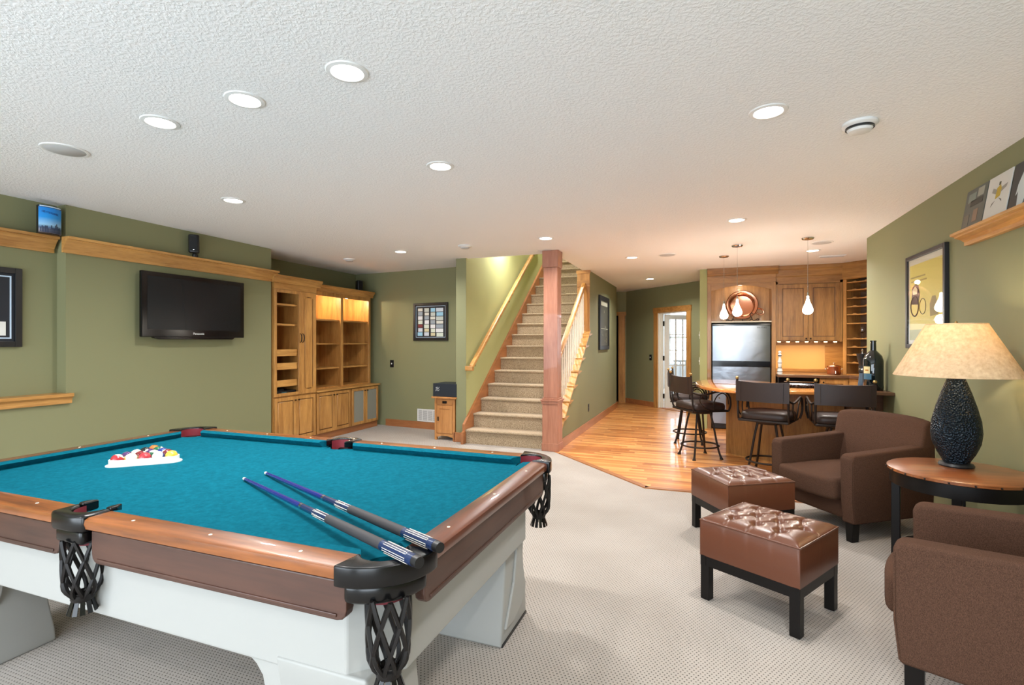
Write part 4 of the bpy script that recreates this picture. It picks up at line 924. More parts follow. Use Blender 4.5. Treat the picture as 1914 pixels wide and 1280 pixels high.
def fridge():
    T = thing('refrigerator', 'stainless steel top-freezer refrigerator in the wooden surround', 'refrigerator', (0.523, 9.0, 0)); x0, x1 = 0.10, 0.947
    box('cabinet', x0, x1, 8.80, 9.40, 0.02, 1.675, M_black, T, 0.006)
    def door(z0, z1):
        bm = bmesh.new(); n = 12
        P = [(x0+0.012+(x1-x0-0.024)*k/n, 8.775-0.03*math.sin(PI*k/n)**0.6) for k in range(n+1)]+[(x1-0.012, 8.80), (x0+0.012, 8.80)]
        add_prism(bm, P, 'xy', z0, z1); return from_bm('door', bm, M_steel, T, True)
    a = door(1.085, 1.645); b = door(0.10, 1.005)
    box('handle_recess', x0+0.006, x1-0.006, 8.738, 8.80, 1.000, 1.090, M_gloss, T, 0.004); box('top_trim', x0+0.004, x1-0.004, 8.738, 8.80, 1.643, 1.675, M_gloss, T, 0.004); box('grille', x0+0.02, x1-0.02, 8.79, 8.80, 0.02, 0.095, M_black, T)
    text('badge_lettering', 'MAYTAG', 0.034, (0.82, 8.755, 1.61), (PI/2, 0, 0.06), M_black, a, 0.001)
    at_root(T)
fridge()
def copper_bowl():
    T = thing('copper_pan', 'large polished copper pan displayed on a stand above the refrigerator', 'pan', (0.55, 8.93, 1.715))
    t = Matrix.Translation((0, 0.0, 0.262)) @ Matrix.Rotation(math.radians(-8), 4, 'X')
    # lathe about local y: opening faces -y
    o = lathe('bowl', [(0.0, 0.10), (0.10, 0.098), (0.165, 0.08), (0.178, 0.0), (0.20, -0.015), (0.225, -0.02), (0.235, -0.01), (0.228, 0.005), (0.20, 0.02), (0.19, 0.09), (0.12, 0.125), (0, 0.125)], M_copper, T, 40, axis='y'); o.matrix_local = t
    r = tube('rim', [(0.172*math.cos(2*PI*k/40), -0.01, 0.172*math.sin(2*PI*k/40)) for k in range(40)], 0.006, M_copper, o, 6, True)
    h = tube('handle', smooth_path([(0.2, 0.03, -0.05), (0.26, 0.03, -0.06), (0.30, 0.04, -0.08), (0.31, 0.05, -0.13), (0.26, 0.05, -0.15), (0.21, 0.04, -0.12)], 4), 0.012, M_copper, o, 8)
    S = thing('plate_stand', 'curled wrought iron display stand under the copper pan', 'stand', (0.55, 8.93, 1.715))
    for s in (-1, 1):
        tube('leg', smooth_path([(s*0.20, -0.09, 0.0+0.012), (s*0.235, -0.09, 0.02), (s*0.22, -0.09, 0.04), (s*0.195, -0.09, 0.02), (s*0.155, -0.085, 0.012), (s*0.13, -0.07, 0.06), (s*0.115, -0.06, 0.10), (s*0.135, -0.075, 0.13), (s*0.155, -0.08, 0.11)], 4), 0.006, M_iron, S, 6)
        tube('prop', [(s*0.13, -0.07, 0.03), (s*0.10, 0.12, 0.006)], 0.005, M_iron, S, 6)
    tube('cross_bar', [(-0.13, -0.07, 0.035), (0.13, -0.07, 0.035)], 0.005, M_iron, S, 6); tube('back_leg', [(0.0, -0.07, 0.035), (0.0, -0.06, 0.005)], 0.005, M_iron, S, 6)
copper_bowl()
def kdoor(T, x0, x1, z0, z1, yf, knob=None, hw=0.06, m=W_kit):
    bm = bmesh.new(); t = 0.02
    for q in ((x0, x0+hw, z0, z1), (x1-hw, x1, z0, z1), (x0+hw, x1-hw, z0, z0+hw), (x0+hw, x1-hw, z1-hw, z1)): add_box(bm, q[0], q[1], yf, yf+t, q[2], q[3])
    D = from_bm('door', bm, m, T, bev=0.003)
    box('field', x0+hw-0.004, x1-hw+0.004, yf+0.010, yf+0.018, z0+hw-0.004, z1-hw+0.004, m, D)
    bm = bmesh.new(); e = 0.008
    for q in ((x0+hw, x0+hw+e, z0+hw, z1-hw), (x1-hw-e, x1-hw, z0+hw, z1-hw), (x0+hw, x1-hw, z0+hw, z0+hw+e), (x0+hw, x1-hw, z1-hw-e, z1-hw)): add_box(bm, q[0], q[1], yf+0.004, yf+0.014, q[2], q[3])
    from_bm('bead', bm, mat('wood_glaze_dark', (84, 52, 26), 0.5), D)
    if knob: lathe('knob', [(0, -0.026), (0.010, -0.024), (0.012, -0.018), (0.006, -0.010), (0.006, 0), (0, 0)], M_bronze, D, 12, (knob[0], yf, knob[1]), 'y')
    return D
def uppers():
    T = thing('upper_cabinet', 'brown wooden two-door wall cabinet with crown beside the refrigerator', 'cabinet', (1.45, 9.1, 1.39)); yf = 8.80
    box('carcass', 1.014, 1.90, yf+0.021, 9.44, 1.395, 2.40, W_kit, T); box('side_stile', 1.014, 1.045, yf, yf+0.02, 1.395, 2.31, W_kit, T); box('side_stile', 1.868, 1.90, yf, yf+0.02, 1.395, 2.31, W_kit, T); box('top_rail', 1.014, 1.90, yf, yf+0.02, 2.27, 2.40, W_kitx, T)
    kdoor(T, 1.047, 1.452, 1.41, 2.265, yf-0.004, (1.425, 1.44)); kdoor(T, 1.456, 1.866, 1.41, 2.265, yf-0.004, (1.484, 1.44))
    prism('crown', [(yf, 2.38), (yf-0.01, 2.39), (yf-0.035, 2.48), (yf-0.045, 2.50), (yf-0.045, H-0.001), (9.44, H-0.001), (9.44, 2.38)], 'yz', 1.014, 1.905, W_kitx, T)
    for k in range(7): lathe('puck_light', [(0, -0.012), (0.02, -0.012), (0.024, 0), (0, 0)], M_puck, T, 12, (1.07+k*0.125, 8.87, 1.395))
    at_root(T)
    for x in (1.2, 1.7): lamp('under_light', 'AREA', (x-1.45, 8.95-9.1, 1.375-1.39), 4.5, (1, 0.78, 0.45), T, 0.25)
uppers()
# backsplash, back counter, base run
B = thing('backsplash', 'framed honey wood backsplash panel above the back counter', 'backsplash', (1.45, 9.42, 0.9)); box('panel', 1.05, 1.79, 9.425, 9.44, 0.955, 1.335, W_splash, B); 
bm = bmesh.new()
for q in ((1.014, 1.05, 0.905, 1.394), (1.79, 2.38, 0.905, 1.394), (1.05, 1.79, 0.905, 0.955), (1.05, 1.79, 1.335, 1.394)): add_box(bm, q[0], q[1], 9.415, 9.44, q[2], q[3])
from_bm('frame', bm, W_goldx, B, bev=0.002); at_root(B)
tag(prism('back_counter', [(1.014, 8.55), (1.93, 8.55), (2.30, 8.20), (2.72, 8.20), (2.72, 9.43), (1.014, 9.43)], 'xy', 0.862, 0.903, W_dark, None, 0.006), 'dark wooden back counter under the wall cabinet', 'countertop')
B = thing('base_cabinet', 'honey wooden base cabinet under the dark back counter', 'cabinet', (1.75, 8.8, 0)); prism('carcass', [(1.57, 8.60), (1.93, 8.60), (2.32, 8.24), (2.70, 8.24), (2.70, 9.42), (1.57, 9.42)], 'xy', 0.0, 0.861, W_gold, B); kdoor(B, 1.58, 1.92, 0.12, 0.84, 8.579, (1.61, 0.8), m=W_gold); at_root(B)
B = thing('wine_cooler', 'black under-counter cooler below the back counter', 'appliance', (1.3, 8.8, 0)); box('body', 1.03, 1.56, 8.63, 9.4, 0.02, 0.861, M_black, B); box('door', 1.035, 1.555, 8.60, 8.63, 0.03, 0.855, M_gloss, B, 0.004); tube('handle', [(1.10, 8.575, 0.80), (1.49, 8.575, 0.80)], 0.008, M_chrome, B, 8); at_root(B)
# 45 degree wine rack
def wine_rack():
    T = thing('wine_rack', 'diagonal wooden shelf rack for bottles and glasses in the kitchen corner', 'shelf rack', (1.905, 8.80, 0.905), math.radians(-45)); w = 0.80; z1 = H-0.906
    box('side', 0, 0.05, 0, 0.35, 0, 1.49, W_gold, T); box('side', w-0.05, w, 0, 0.35, 0, 1.49, W_gold, T); box('back', 0.05, w-0.05, 0.33, 0.345, 0, 1.49, mat('rack_back_dark', (104, 76, 54), 0.6), T)
    box('fascia', 0, w, 0, 0.35, 1.49, 1.50, W_kitx, T); prism('crown', [(0, 1.40), (-0.012, 1.41), (-0.03, 1.56), (-0.045, 1.60), (-0.045, z1), (0.34, z1), (0.34, 1.49), (0.02, 1.40)], 'yz', 0, w, W_kitx, T)
    for z in (0.0, 0.17, 0.285, 0.40, 0.52, 0.745, 0.875, 0.99, 1.11, 1.23, 1.345):
        s = box('shelf', 0.05, w-0.05, 0.01, 0.33, z, z+0.015, W_goldx, T)
        if z > 0.1 and z != 0.745:
            for k in range(4): prism('bottle_cradle', [(0.12+k*0.17, z+0.015), (0.14+k*0.17, z+0.027), (0.17+k*0.17, z+0.027), (0.19+k*0.17, z+0.015)], 'xz', 0.02, 0.035, W_goldx, s)
    R = T.matrix_basis
    def world(x, y, z): return T.location+Vector((x*0.7071+y*0.7071, -x*0.7071+y*0.7071, z))
    for k, (x, y) in enumerate(((0.20, 0.12), (0.29, 0.12), (0.38, 0.12), (0.245, 0.22), (0.335, 0.22))):
        q = world(x, y, 0.5355); g = thing('wine_glass', 'clear stemmed wine glass on the corner rack shelf', 'glass', q, 0, 'wine glasses on the corner rack')
        lathe('bowl', [(0.0, 0.075), (0.016, 0.078), (0.028, 0.095), (0.031, 0.12), (0.026, 0.165), (0.025, 0.165), (0.029, 0.12), (0.026, 0.097), (0.0, 0.08)], M_clear, g, 14); lathe('stem', [(0.0, 0.076), (0.004, 0.07), (0.003, 0.012), (0.026, 0.003), (0.026, 0.0), (0, 0)], M_clear, g, 14)
    for k, x in enumerate((0.33,)):
        q = world(x, 0.04, 1.005+0.04+0.012-0.0); b = thing('wine_bottle', 'dark wine bottle lying on an upper shelf of the corner rack', 'bottle', q, math.radians(-45))
        lathe('body', [(0, 0.28), (0.036, 0.28), (0.037, 0.27), (0.037, 0.10), (0.03, 0.06), (0.014, 0.03), (0.013, -0.02), (0, -0.02)], M_glassdk, b, 16, axis='y'); lathe('capsule', [(0.0, -0.022), (0.0145, -0.021), (0.0145, 0.02), (0.0138, 0.02)], mat('capsule_red', (90, 26, 30), 0.4), b, 14, axis='y')
wine_rack()
# things on the back counter
p_ = thing('copper_pot', 'copper lidded pot with bright handles on the back counter', 'pot', (1.80, 8.86, 0.903)); lathe('body', [(0, 0), (0.085, 0), (0.09, 0.01), (0.09, 0.115), (0.093, 0.12), (0.085, 0.12), (0.085, 0.01), (0, 0.01)], M_copper, p_, 28); ld = lathe('lid', [(0.094, 0.12), (0.09, 0.126), (0.05, 0.14), (0.0, 0.146)], M_copper, p_, 28); lathe('lid_knob', [(0, 0.145), (0.008, 0.148), (0.016, 0.165), (0.01, 0.178), (0, 0.18)], M_chrome, ld, 12)
for s in (-1, 1): tube('handle', smooth_path([(s*0.088, -0.02, 0.08), (s*0.115, -0.02, 0.085), (s*0.115, 0.02, 0.085), (s*0.088, 0.02, 0.08)], 3), 0.006, M_chrome, p_, 8)
tube('tap', [(0, -0.09, 0.06), (0, -0.11, 0.05), (0, -0.115, 0.02)], 0.008, M_chrome, p_, 8)
f_ = thing('patterned_bottle', 'tall black and white patterned decanter at the end of the back counter', 'decanter', (1.055, 8.66, 0.903)); lathe('body', [(0, 0), (0.034, 0), (0.038, 0.02), (0.034, 0.07), (0.022, 0.10), (0.026, 0.15), (0.03, 0.19), (0.02, 0.23), (0.014, 0.26), (0, 0.26)], M_paperw, f_, 18); lathe('stopper', [(0, 0.258), (0.02, 0.262), (0.026, 0.29), (0.016, 0.31), (0.024, 0.33), (0.012, 0.35), (0, 0.352)], M_paperw, f_, 16)
for z, r in ((0.035, 0.0385), (0.09, 0.0275), (0.12, 0.0245), (0.17, 0.0295), (0.28, 0.0262)): lathe('dark_band', [(r-0.004, z-0.01), (r, z), (r-0.004, z+0.012)], M_black, f_, 16)

# ------------------------------------------------------------------ bar island
ISL = [(1.41, 6.12), (0.95, 6.07), (0.52, 5.98), (0.36, 5.97), (0.22, 6.02), (0.08, 6.17), (-0.04, 6.40), (-0.10, 6.75), (-0.11, 7.15), (-0.05, 7.45), (0.10, 7.60), (0.32, 7.63), (0.68, 7.48), (1.02, 6.98), (1.41, 6.95)]
pp = [Vector((x, y, 0)) for x, y in ISL]; sm = smooth_path([(x, y, 0) for x, y in ISL[:14]], 5); ISLs = [(v.x, v.y) for v in sm]+[ISL[14]]
tag(prism('bar_counter', ISLs, 'xy', 0.834, 0.87, W_bar, None, 0.008, 3), 'glossy honey wood bar counter with rounded end', 'countertop')
B = thing('bar_island', 'wood panelled bar island base under the honey counter', 'bar', (0.9, 6.8, 0))
bp = [(0.25, 6.86), (0.83, 6.45), (1.41, 6.45), (1.41, 6.86), (1.02, 6.90), (0.62, 7.38), (0.30, 7.38)]
prism('body', bp, 'xy', 0.0, 0.829, W_kit, B); dx, dy = 0.58, -0.41; ln = math.hypot(dx, dy); nx_, ny_ = dy/ln, -dx/ln
def ipanel(s0, s1): a = (0.25+dx*s0, 6.86+dy*s0); b = (0.25+dx*s1, 6.86+dy*s1); return [a, b, (b[0]+nx_*0.015, b[1]+ny_*0.015), (a[0]+nx_*0.015, a[1]+ny_*0.015)]
prism('panel', ipanel(0.0, 0.985), 'xy', 0.02, 0.828, W_kit, B); box('panel', 0.85, 1.405, 6.435, 6.449, 0.02, 0.828, W_kit, B); prism('base_strip', ipanel(0.0, 1.0), 'xy', 0.0, 0.02, W_gold, B); at_root(B)
tag(prism('end_cabinet', [(1.42, 6.22), (XR-0.002, 6.22), (XR-0.002, 6.75), (1.42, 6.75)], 'xy', 0.0, 0.868, W_dark, None), 'dark wood cabinet end between bar and right wall', 'cabinet')
tag(box('ledge_top', 1.40, XR-0.002, 5.87, 6.77, 0.869, 0.90, W_dark, None, 0.005), 'dark wood ledge top against the right wall holding the big bottle', 'countertop')
b_ = thing('large_bottle', 'large dark glass wine bottle with cream label on the dark ledge', 'bottle', (1.585, 6.11, 0.90), 0)
lathe('glass', [(0, 0), (0.082, 0), (0.086, 0.008), (0.086, 0.30), (0.075, 0.345), (0.045, 0.38), (0.026, 0.40), (0.024, 0.485), (0.027, 0.487), (0.027, 0.50), (0, 0.50)], M_glassdk, b_, 32)
def label_arc(name, a0, a1, z0, z1, m, par):
    bm = bmesh.new(); n = 8; g = [[bm.verts.new((0.0868*math.cos(a0+(a1-a0)*k/n), 0.0868*math.sin(a0+(a1-a0)*k/n), z)) for z in (z0, z1)] for k in range(n+1)]
    for k in range(n): bm.faces.new([g[k][0], g[k+1][0], g[k+1][1], g[k][1]])
    return from_bm(name, bm, m, par, True)
label_arc('label', -2.95, -2.15, 0.17, 0.24, mat('label_cream', (214, 200, 150), 0.6), b_); label_arc('label_blue', -2.95, -2.0, 0.11, 0.168, mat('label_blue', (60, 100, 124), 0.5), b_); label_arc('label_mark', -2.7, -2.3, 0.195, 0.21, mat('label_ochre', (170, 110, 40), 0.6), b_)
m_ = thing('pepper_mill', 'dark flared grinder with silver knob beside the large bottle', 'grinder', (1.564, 6.41, 0.90), 0); m_.scale = (1, 1, 1.2)
lathe('base', [(0, 0), (0.04, 0), (0.042, 0.01), (0.03, 0.10), (0.028, 0.13), (0, 0.13)], mat('mill_blue_grey', (74, 92, 110), 0.3), m_, 20)
for k in range(3): lathe('band', [(0.028, 0.13+k*0.022), (0.034, 0.135+k*0.022), (0.034, 0.147+k*0.022), (0.028, 0.152+k*0.022)], (M_black, M_chrome, M_black)[k], m_, 20)
lathe('cup', [(0, 0.196), (0.03, 0.196), (0.035, 0.22), (0.052, 0.29), (0.054, 0.30), (0, 0.302)], M_black, m_, 20); lathe('knob', [(0, 0.30), (0.006, 0.302), (0.006, 0.325), (0.010, 0.335), (0, 0.345)], M_chrome, m_, 12)
d_ = thing('serving_tray', 'dark speckled oval tray on the bar counter between two stools', 'tray', (1.0, 6.62, 0.87)); m = mat('tray_speckle', (30, 36, 50), 0.25, coat=0.4); nodes(m)[1].new(ramp(m, noise(m, coords(m), 90, 4, 0.7), [(0.5, (18, 22, 34)), (0.66, (150, 160, 180))]), nodes(m)[2].inputs['Base Color'])
o = lathe('dish', [(0, 0.0), (0.14, 0.0), (0.18, 0.025), (0.19, 0.032), (0.18, 0.035), (0.13, 0.01), (0, 0.01)], m, d_, 28); o.scale = (1.15, 0.7, 1)

# ------------------------------------------------------------------ bar stools
def stool():
    T = thing('bar_stool', '', 'bar stool', (0, 0, 0), 0, 'wrought iron bar stools at the bar')
    w = 0.235
    bm = bmesh.new(); n = 12; top = []; g = {}
    for lev, (sc_, z) in enumerate(((0.97, 0.585), (1.0, 0.60), (1.0, 0.635), (0.95, 0.66), (0.7, 0.672))):
        g[lev] = [bm.verts.new((w*sc_*math.copysign(abs(math.cos(a))**0.35, math.cos(a)), 0.225*sc_*math.copysign(abs(math.sin(a))**0.35, math.sin(a)), z)) for a in [2*PI*k/32 for k in range(32)]]
    for l in range(4):
        for k in range(32): bm.faces.new([g[l][k], g[l][(k+1) % 32], g[l+1][(k+1) % 32], g[l+1][k]])
    bm.faces.new(g[0]); bm.faces.new(g[4]); from_bm('seat', bm, M_dleather, T, 'all')
    box('seat_frame', -0.238, 0.238, -0.232, 0.232, 0.565, 0.588, M_iron, T, 0.006); lathe('swivel', [(0.12, 0.53), (0.13, 0.545), (0.13, 0.565), (0, 0.565)], M_iron, T, 20)
    for k in range(4):
        a = PI/4+k*PI/2; c, s = math.cos(a), math.sin(a)
        tube('leg', smooth_path([(c*0.115, s*0.115, 0.56), (c*0.155, s*0.155, 0.40), (c*0.205, s*0.205, 0.14), (c*0.245, s*0.245, 0.012)], 4), [0.012]*11+[0.013, 0.017], M_iron, T, 8); lathe('foot', [(0, 0), (0.021, 0), (0.021, 0.008), (0.013, 0.022), (0, 0.022)], M_iron, T, 12, (c*0.247, s*0.247, 0))
    tube('foot_ring', [(0.215*math.cos(2*PI*k/32), 0.215*math.sin(2*PI*k/32), 0.145) for k in range(32)], 0.010, M_iron, T, 8, True)
    for s in (-1, 1):
        p = tube('back_post', smooth_path([(s*0.235, -0.20, 0.575), (s*0.238, -0.225, 0.62), (s*0.238, -0.235, 0.75), (s*0.238, -0.25, 0.97), (s*0.238, -0.255, 0.995)], 4), 0.011, M_iron, T, 8)
        bm = bmesh.new(); bmesh.ops.create_uvsphere(bm, u_segments=12, v_segments=8, radius=0.017); bmesh.ops.translate(bm, vec=(s*0.238, -0.256, 1.012), verts=bm.verts); from_bm('finial', bm, M_brass, p, True)
        arm = tube('arm', smooth_path([(s*0.24, -0.235, 0.80), (s*0.26, -0.14, 0.772), (s*0.268, -0.04, 0.785), (s*0.272, 0.06, 0.808), (s*0.272, 0.15, 0.808), (s*0.268, 0.215, 0.755), (s*0.265, 0.235, 0.66), (s*0.245, 0.225, 0.58)], 5), 0.011, M_iron, T, 8)
        tube('scroll', smooth_path([(s*0.255, 0.03, 0.59), (s*0.268, 0.02, 0.68), (s*0.272, 0.06, 0.76), (s*0.272, 0.13, 0.79), (s*0.27, 0.19, 0.74), (s*0.275, 0.20, 0.66)], 4), 0.007, M_iron, arm, 6)
        tube('scroll', smooth_path([(s*0.26, -0.14, 0.77), (s*0.26, -0.15, 0.70), (s*0.26, -0.10, 0.63), (s*0.25, -0.02, 0.59)], 4), 0.008, M_iron, arm, 6)
        bm = bmesh.new(); bmesh.ops.create_uvsphere(bm, u_segments=8, v_segments=6, radius=0.008); bmesh.ops.translate(bm, vec=(s*0.273, 0.085, 0.735), verts=bm.verts); from_bm('rivet', bm, M_brass, arm, True)
    bm = bmesh.new(); n = 12; fr, bk = [], []
    for k in range(n+1):
        x = -0.250+0.5*k/n; u = x/0.25; yb = -0.262-0.018*(1-u*u); dip = 0.014*(1-u*u)
        fr.append([bm.verts.new((x, yb+0.022+0.008*u*u+(-0.012 if abs(u) > 0.99 else 0)+0.012*(0.98-z), z-(dip if z > 0.9 else 0))) for z in (0.775, 0.83, 0.91, 0.985)]); bk.append([bm.verts.new((x, yb+0.012*(0.98-z), z-(dip if z > 0.9 else 0))) for z in (0.775, 0.83, 0.91, 0.985)])
    for k in range(n):
        for l in range(3): bm.faces.new([fr[k][l], fr[k+1][l], fr[k+1][l+1], fr[k][l+1]]); bm.faces.new([bk[k][l], bk[k][l+1], bk[k+1][l+1], bk[k+1][l]])
        bm.faces.new([fr[k][3], fr[k+1][3], bk[k+1][3], bk[k][3]]); bm.faces.new([fr[k][0], bk[k][0], bk[k+1][0], fr[k+1][0]])
    for k in (0, n):
        for l in range(3): bm.faces.new([fr[k][l], fr[k][l+1], bk[k][l+1], bk[k][l]])
    bp_ = from_bm('back_panel', bm, M_dleather, T, True)
    tube('seam', [(-0.20, -0.2725, 0.785), (-0.20, -0.272, 0.97)], 0.0022, M_dleather, bp_, 5); tube('seam', [(0.20, -0.2725, 0.785), (0.20, -0.272, 0.97)], 0.0022, M_dleather, bp_, 5)
    return T
S0 = stool()
for i, (x, y, ang, lab) in enumerate(((-0.06, 6.58, 31, 'iron bar stool at the rounded bar end, its arms under the counter edge'), (-0.20, 7.50, -3, 'iron bar stool at the rounded bar end, on the side towards the glazed door'),
        (0.622, 5.965, 70, 'iron bar stool along the bar front beside its rounded end'), (1.25, 5.90, 87, 'iron bar stool along the bar front beside the large dark bottle'))):
    o = S0 if i == 0 else copy_tree(S0); o.location = (x, y, 0.002); o.rotation_euler = (0, 0, math.radians(ang-90)); o['label'] = lab

# ------------------------------------------------------------------ pendants
def pendant():
    T = thing('pendant_light', 'lit teardrop glass pendant hanging over the bar', 'pendant light', (0, 0, 0), 0, 'teardrop pendants over the bar')
    lathe('canopy', [(0, 0), (0.062, 0), (0.064, -0.008), (0.055, -0.02), (0.012, -0.028), (0, -0.028)], M_chrome, T, 24); tube('cord', [(0, 0, -0.02), (0, 0, -0.62)], 0.0022, M_chrome, T, 6)
    lathe('socket', [(0, -0.61), (0.008, -0.61), (0.010, -0.65), (0, -0.65)], M_chrome, T, 12)
    lathe('glass_drop', [(0, -0.645), (0.009, -0.645), (0.012, -0.68), (0.022, -0.72), (0.042, -0.765), (0.053, -0.80), (0.050, -0.83), (0.03, -0.85), (0, -0.856)], M_bulb, T, 24)
    return T
P0 = pendant()
for i, (x, y, wz) in enumerate(((0.237, 7.476, 6), (0.361, 6.711, 6), (1.072, 6.51, 6))):
    o = P0 if i == 0 else copy_tree(P0); o.location = (x, y, H-0.001); o['label'] = ('lit teardrop pendant over the far rounded end of the bar', 'lit teardrop pendant in front of the copper pan', 'lit teardrop pendant in front of the upper cabinet doors')[i]; lamp('pendant_lamp', 'POINT', (0, 0, -0.93), wz, (1, 0.92, 0.80), o, 0.05)

# ------------------------------------------------------------------ right wall: shelf, framed poster, prints
SP = [(0, 0), (-0.03, 0), (-0.03, 0.03), (-0.05, 0.05), (-0.085, 0.065), (-0.085, 0.075), (-0.11, 0.08), (-0.11, 0.10), (0, 0.10)]
tag(prism('picture_ledge', [(XR-0.001+p, 2.043+q*0.85) for p, q in SP], 'xz', 1.2, 4.40, W_goldy, None), 'moulded wooden picture ledge high on the right wall', 'shelf')
Z0 = 2.128
def lean_print(label, y0, y1, h, mback, group='pictures leaning on the right wall ledge'):
    ym = (y0+y1)/2; w = abs(y1-y0)
    T = thing('leaning_print', label, 'picture', (XR-0.075, ym, Z0+0.001), -PI/2, group); T.rotation_euler = (math.radians(-9), 0, -PI/2)
    box('panel', -w/2, w/2, 0, 0.006, 0, h, mback, T, 0.001); return T
P = lean_print('dark photo print of a crowded scene leaning on the ledge near its end', 4.34, 4.06, 0.27, mat('print_dark_photo', (74, 80, 74), 0.35)); 
for q, c in (((-0.10, 0.0, 0.18, 0.24), (120, 130, 120)), ((-0.06, 0.10, 0.15, 0.19), (40, 40, 36)), ((0.0, 0.06, 0.04, 0.12), (130, 104, 84)), ((-0.12, -0.05, 0.02, 0.10), (100, 96, 84)), ((0.02, 0.1, 0.2, 0.255), (150, 150, 136))): patch('print_patch', P, q[0], q[1], q[2], q[3], 0.0, mat('pp_%d_%d_%d' % c, c, 0.4))
P = lean_print('white print with yellow bee drawing leaning on the ledge', 4.05, 3.785, 0.27, mat('print_white', (206, 206, 200), 0.4))
for nm, pts, c in (('body', [(-0.02, 0.12), (0.03, 0.13), (0.04, 0.17), (0.02, 0.2), (-0.015, 0.185)], (184, 156, 52)), ('wing', [(0.03, 0.15), (0.09, 0.17), (0.10, 0.19), (0.04, 0.18)], (150, 146, 136)), ('wing', [(-0.02, 0.15), (-0.07, 0.17), (-0.06, 0.195), (-0.01, 0.175)], (150, 146, 136)), ('leg', [(-0.02, 0.11), (-0.06, 0.08), (-0.05, 0.10)], (110, 106, 98)), ('leg', [(0.02, 0.12), (0.06, 0.09), (0.055, 0.105)], (110, 106, 98)), ('head', [(0.0, 0.2), (0.02, 0.2), (0.018, 0.22), (0.0, 0.22)], (90, 84, 60))): prism('drawing_'+nm, pts, 'xz', -0.0012, 0.0, mat('dr_%d_%d_%d' % c, c, 0.6), P)
P = lean_print('black print with pale draped figure leaning on the ledge', 3.765, 3.48, 0.27, mat('print_black', (44, 46, 46), 0.4))
prism('figure', [(-0.05, 0.0), (0.0, 0.0), (0.02, 0.06), (0.04, 0.16), (0.03, 0.2), (0.0, 0.235), (-0.03, 0.22), (-0.07, 0.14), (-0.08, 0.08), (-0.06, 0.10)], 'xz', -0.0012, 0.0, mat('figure_pale', (196, 206, 206), 0.5), P)
P = frame_on('framed_poster', 'yellow poster in a black frame on the right wall behind the lamp', 'picture', (XR-0.001, 5.11, 1.33), -PI/2, 0.80, 0.80, 0.035, 0.03, M_black, mat('poster_margin', (206, 206, 190), 0.4))
patch('print', P, -0.335, 0.335, 0.07, 0.715, -0.014, M_yellow); y_ = -0.0153
for k in range(2): patch('lettering_line', P, -0.31+0.01*k, 0.0+0.03*k, 0.60-0.035*k, 0.612-0.035*k, y_, mat('poster_type', (150, 136, 70), 0.6))
def ring(T, x, z, r, t=0.004): tube('wheel', [(x+r*math.cos(2*PI*k/24), y_, z+r*math.sin(2*PI*k/24)) for k in range(24)], t, M_ink, T, 5, True)
ring(P, -0.22, 0.36, 0.085, 0.006); ring(P, -0.05, 0.35, 0.065, 0.003); prism('rider', [(-0.30, 0.38), (-0.15, 0.37), (-0.11, 0.45), (-0.14, 0.53), (-0.2, 0.55), (-0.28, 0.52)], 'xz', y_-0.001, y_, M_ink, P); prism('jersey', [(-0.26, 0.46), (-0.17, 0.46), (-0.16, 0.50), (-0.21, 0.53), (-0.27, 0.50)], 'xz', y_-0.002, y_-0.001, mat('jersey_cream', (222, 204, 164), 0.6), P)
prism('rider', [(0.10, 0.26), (0.25, 0.27), (0.24, 0.36), (0.2, 0.42), (0.14, 0.42), (0.09, 0.36)], 'xz', y_-0.001, y_, mat('ink_mid', (150, 138, 96), 0.7), P); patch('ground', P, -0.335, 0.335, 0.07, 0.16, y_, mat('poster_ground', (150, 150, 84), 0.6))
box('glazing', -0.36, 0.36, -0.024, -0.023, 0.04, 0.76, mg, P)

# ------------------------------------------------------------------ ceiling fixtures
def can():
    T = thing('recessed_light', 'lit round recessed ceiling light with white trim', 'ceiling light', (0, 0, 0), 0, 'recessed ceiling lights')
    lathe('trim', [(0.066, -0.004), (0.07, -0.008), (0.088, -0.005), (0.092, 0.0), (0.066, 0.0)], M_white, T, 32); lathe('lens', [(0, -0.003), (0.066, -0.003), (0.066, -0.001), (0, -0.001)], M_lens, T, 28)
    return T
CANS = [(-1.447, 1.819), (-2.074, 1.854), (-2.705, 1.884), (-1.642, 3.007), (-3.63, 3.13), (0.299, 2.883), (0.282, 5.332), (-1.673, 5.506), (-3.664, 5.657), (-0.943, 7.171), (-0.948, 9.699), (1.279, 7.44), (0.45, 0.7), (-2.6, -0.6), (-0.4, -1.0)]  # last three are unseen, added to light the room near the camera
c0 = can()
CLAB = ['recessed light above the pool table, end of its row of three towards the armchairs', 'recessed light above the pool table, middle of its row of three', 'recessed light above the pool table, end of its row of three by the ceiling speaker',
    'lone recessed light on the ceiling between pool table and staircase', 'recessed light on the ceiling in front of the television', 'recessed light above the ottomans beside the round air valve', 'recessed light above the edge of the wood floor before the stools',
    'recessed light on the ceiling in front of the wooden post', 'recessed light on the ceiling in front of the framed cards', 'recessed light above the wood floor beside the stair side wall', 'recessed light above the hall before the glazed door', 'recessed light over the kitchen behind the pendants']+['recessed light near the windows behind the pool table and seats']*3
for i, (x, y) in enumerate(CANS):
    o = c0 if i == 0 else copy_tree(c0); o.location = (x, y, H); o['label'] = CLAB[i]
    l = lamp('can_light', 'AREA', (0, 0, -0.012), CAN_W*(1.9 if y > 5 else 1.0), (1.0, 0.985, 0.965), o, 0.13); l.data.spread = math.radians(150)
def disc(name, label, cat, x, y, prof, m, seg=32, extra=None, group=None):
    T = thing(name, label, cat, (x, y, H), 0, group); lathe('housing', prof, m, T, seg)
    if extra: extra(T)
    return T
GR = [(0, -0.006), (0.10, -0.006), (0.108, -0.008), (0.118, -0.005), (0.12, 0), (0, 0)]
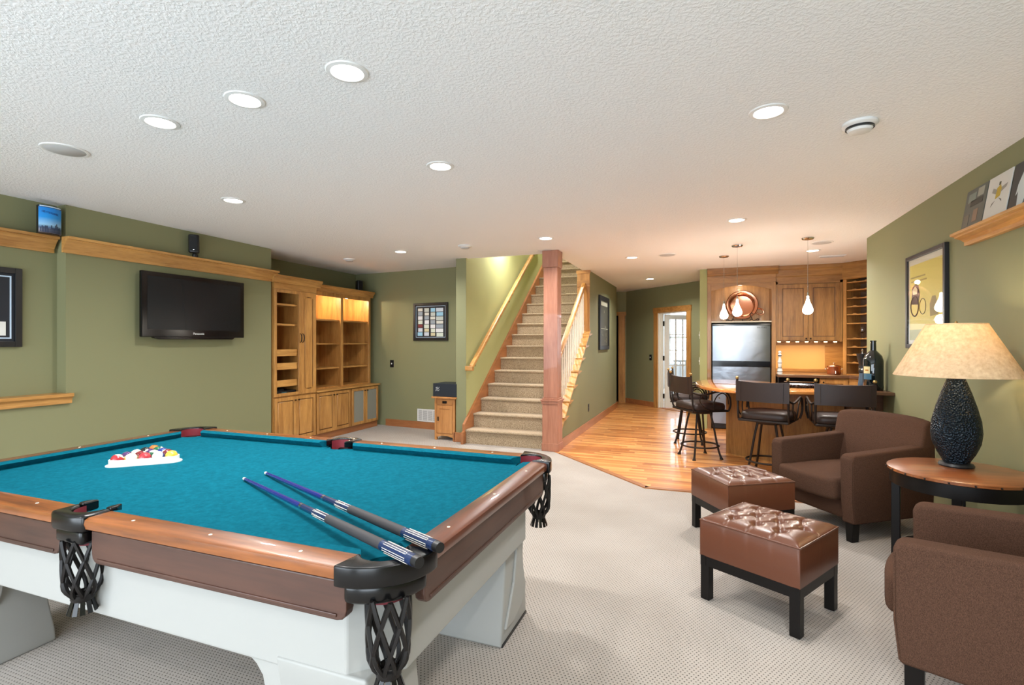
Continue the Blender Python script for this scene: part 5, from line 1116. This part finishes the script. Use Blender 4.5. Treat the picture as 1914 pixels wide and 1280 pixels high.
for i, (x, y, lab) in enumerate(((-3.637, 1.952, 'flat round in-ceiling speaker above the pool table'), (-0.474, 7.118, 'flat round in-ceiling speaker near the hall'), (1.276, 6.881, 'flat round in-ceiling speaker over the bar behind the pendant'))): disc('ceiling_speaker', lab, 'speaker', x, y, GR, M_white, 32, lambda T: lathe('grille', [(0, -0.0075), (0.098, -0.0075), (0.10, -0.006), (0, -0.006)], M_grey, T, 32))
def det(T):
    lathe('dark_gap', [(0.066, -0.02), (0.066, -0.032)], M_black, T, 28); lathe('cap', [(0, -0.05), (0.03, -0.05), (0.052, -0.046), (0.060, -0.034), (0.05, -0.03), (0, -0.03)], M_white, T, 28)
SD = [(0, 0), (0.082, 0), (0.084, -0.012), (0.072, -0.022), (0, -0.022)]
disc('air_valve', 'round white ceiling air valve with dark gap near the recessed light', 'vent', 0.772, 3.21, SD, M_white, 32, det)
disc('smoke_detector', 'round white smoke detector on the ceiling near the bookcase', 'detector', -4.667, 5.911, SD, M_white, 28, lambda T: lathe('cap', [(0, -0.038), (0.045, -0.036), (0.058, -0.022), (0, -0.022)], M_grey, T, 24)); disc('smoke_detector', 'round white smoke detector on the ceiling by the stair opening', 'detector', -2.716, 5.587, SD, M_white, 28, lambda T: lathe('cap', [(0, -0.038), (0.045, -0.036), (0.058, -0.022), (0, -0.022)], M_grey, T, 24))
T = thing('ceiling_vent', 'white rectangular ceiling register over the kitchen', 'vent', (1.60, 7.99, H), 0); bm = bmesh.new(); add_box(bm, -0.16, 0.16, -0.06, 0.06, -0.012, -0.001); from_bm('plate', bm, M_white, T, bev=0.004)
for k in range(5): box('louver', -0.14, 0.14, -0.045+k*0.02, -0.036+k*0.02, -0.016, -0.012, M_grey, T)
# stairwell light recessed in the upper soffit
sbox('ceiling_stair_soffit', -3.099, -1.931, 6.5, 8.0, 3.25, 3.35, m=M_ceil)
T = copy_tree(c0); T.location = (-2.88, 7.6, 3.25); T['label'] = 'recessed light in the soffit above the stairs'; T['group'] = 'stairwell lights'
for ch in list(T.children):
    if ch.type == 'LIGHT': ch.data = ch.data.copy(); ch.data.energy = 30
T = copy_tree(c0); T.location = (-2.5, 9.2, 5.3); T['label'] = 'recessed light in the upper stairwell ceiling'; T['group'] = 'upper stairwell lights'
for ch in list(T.children):
    if ch.type == 'LIGHT': ch.data = ch.data.copy(); ch.data.energy = 60
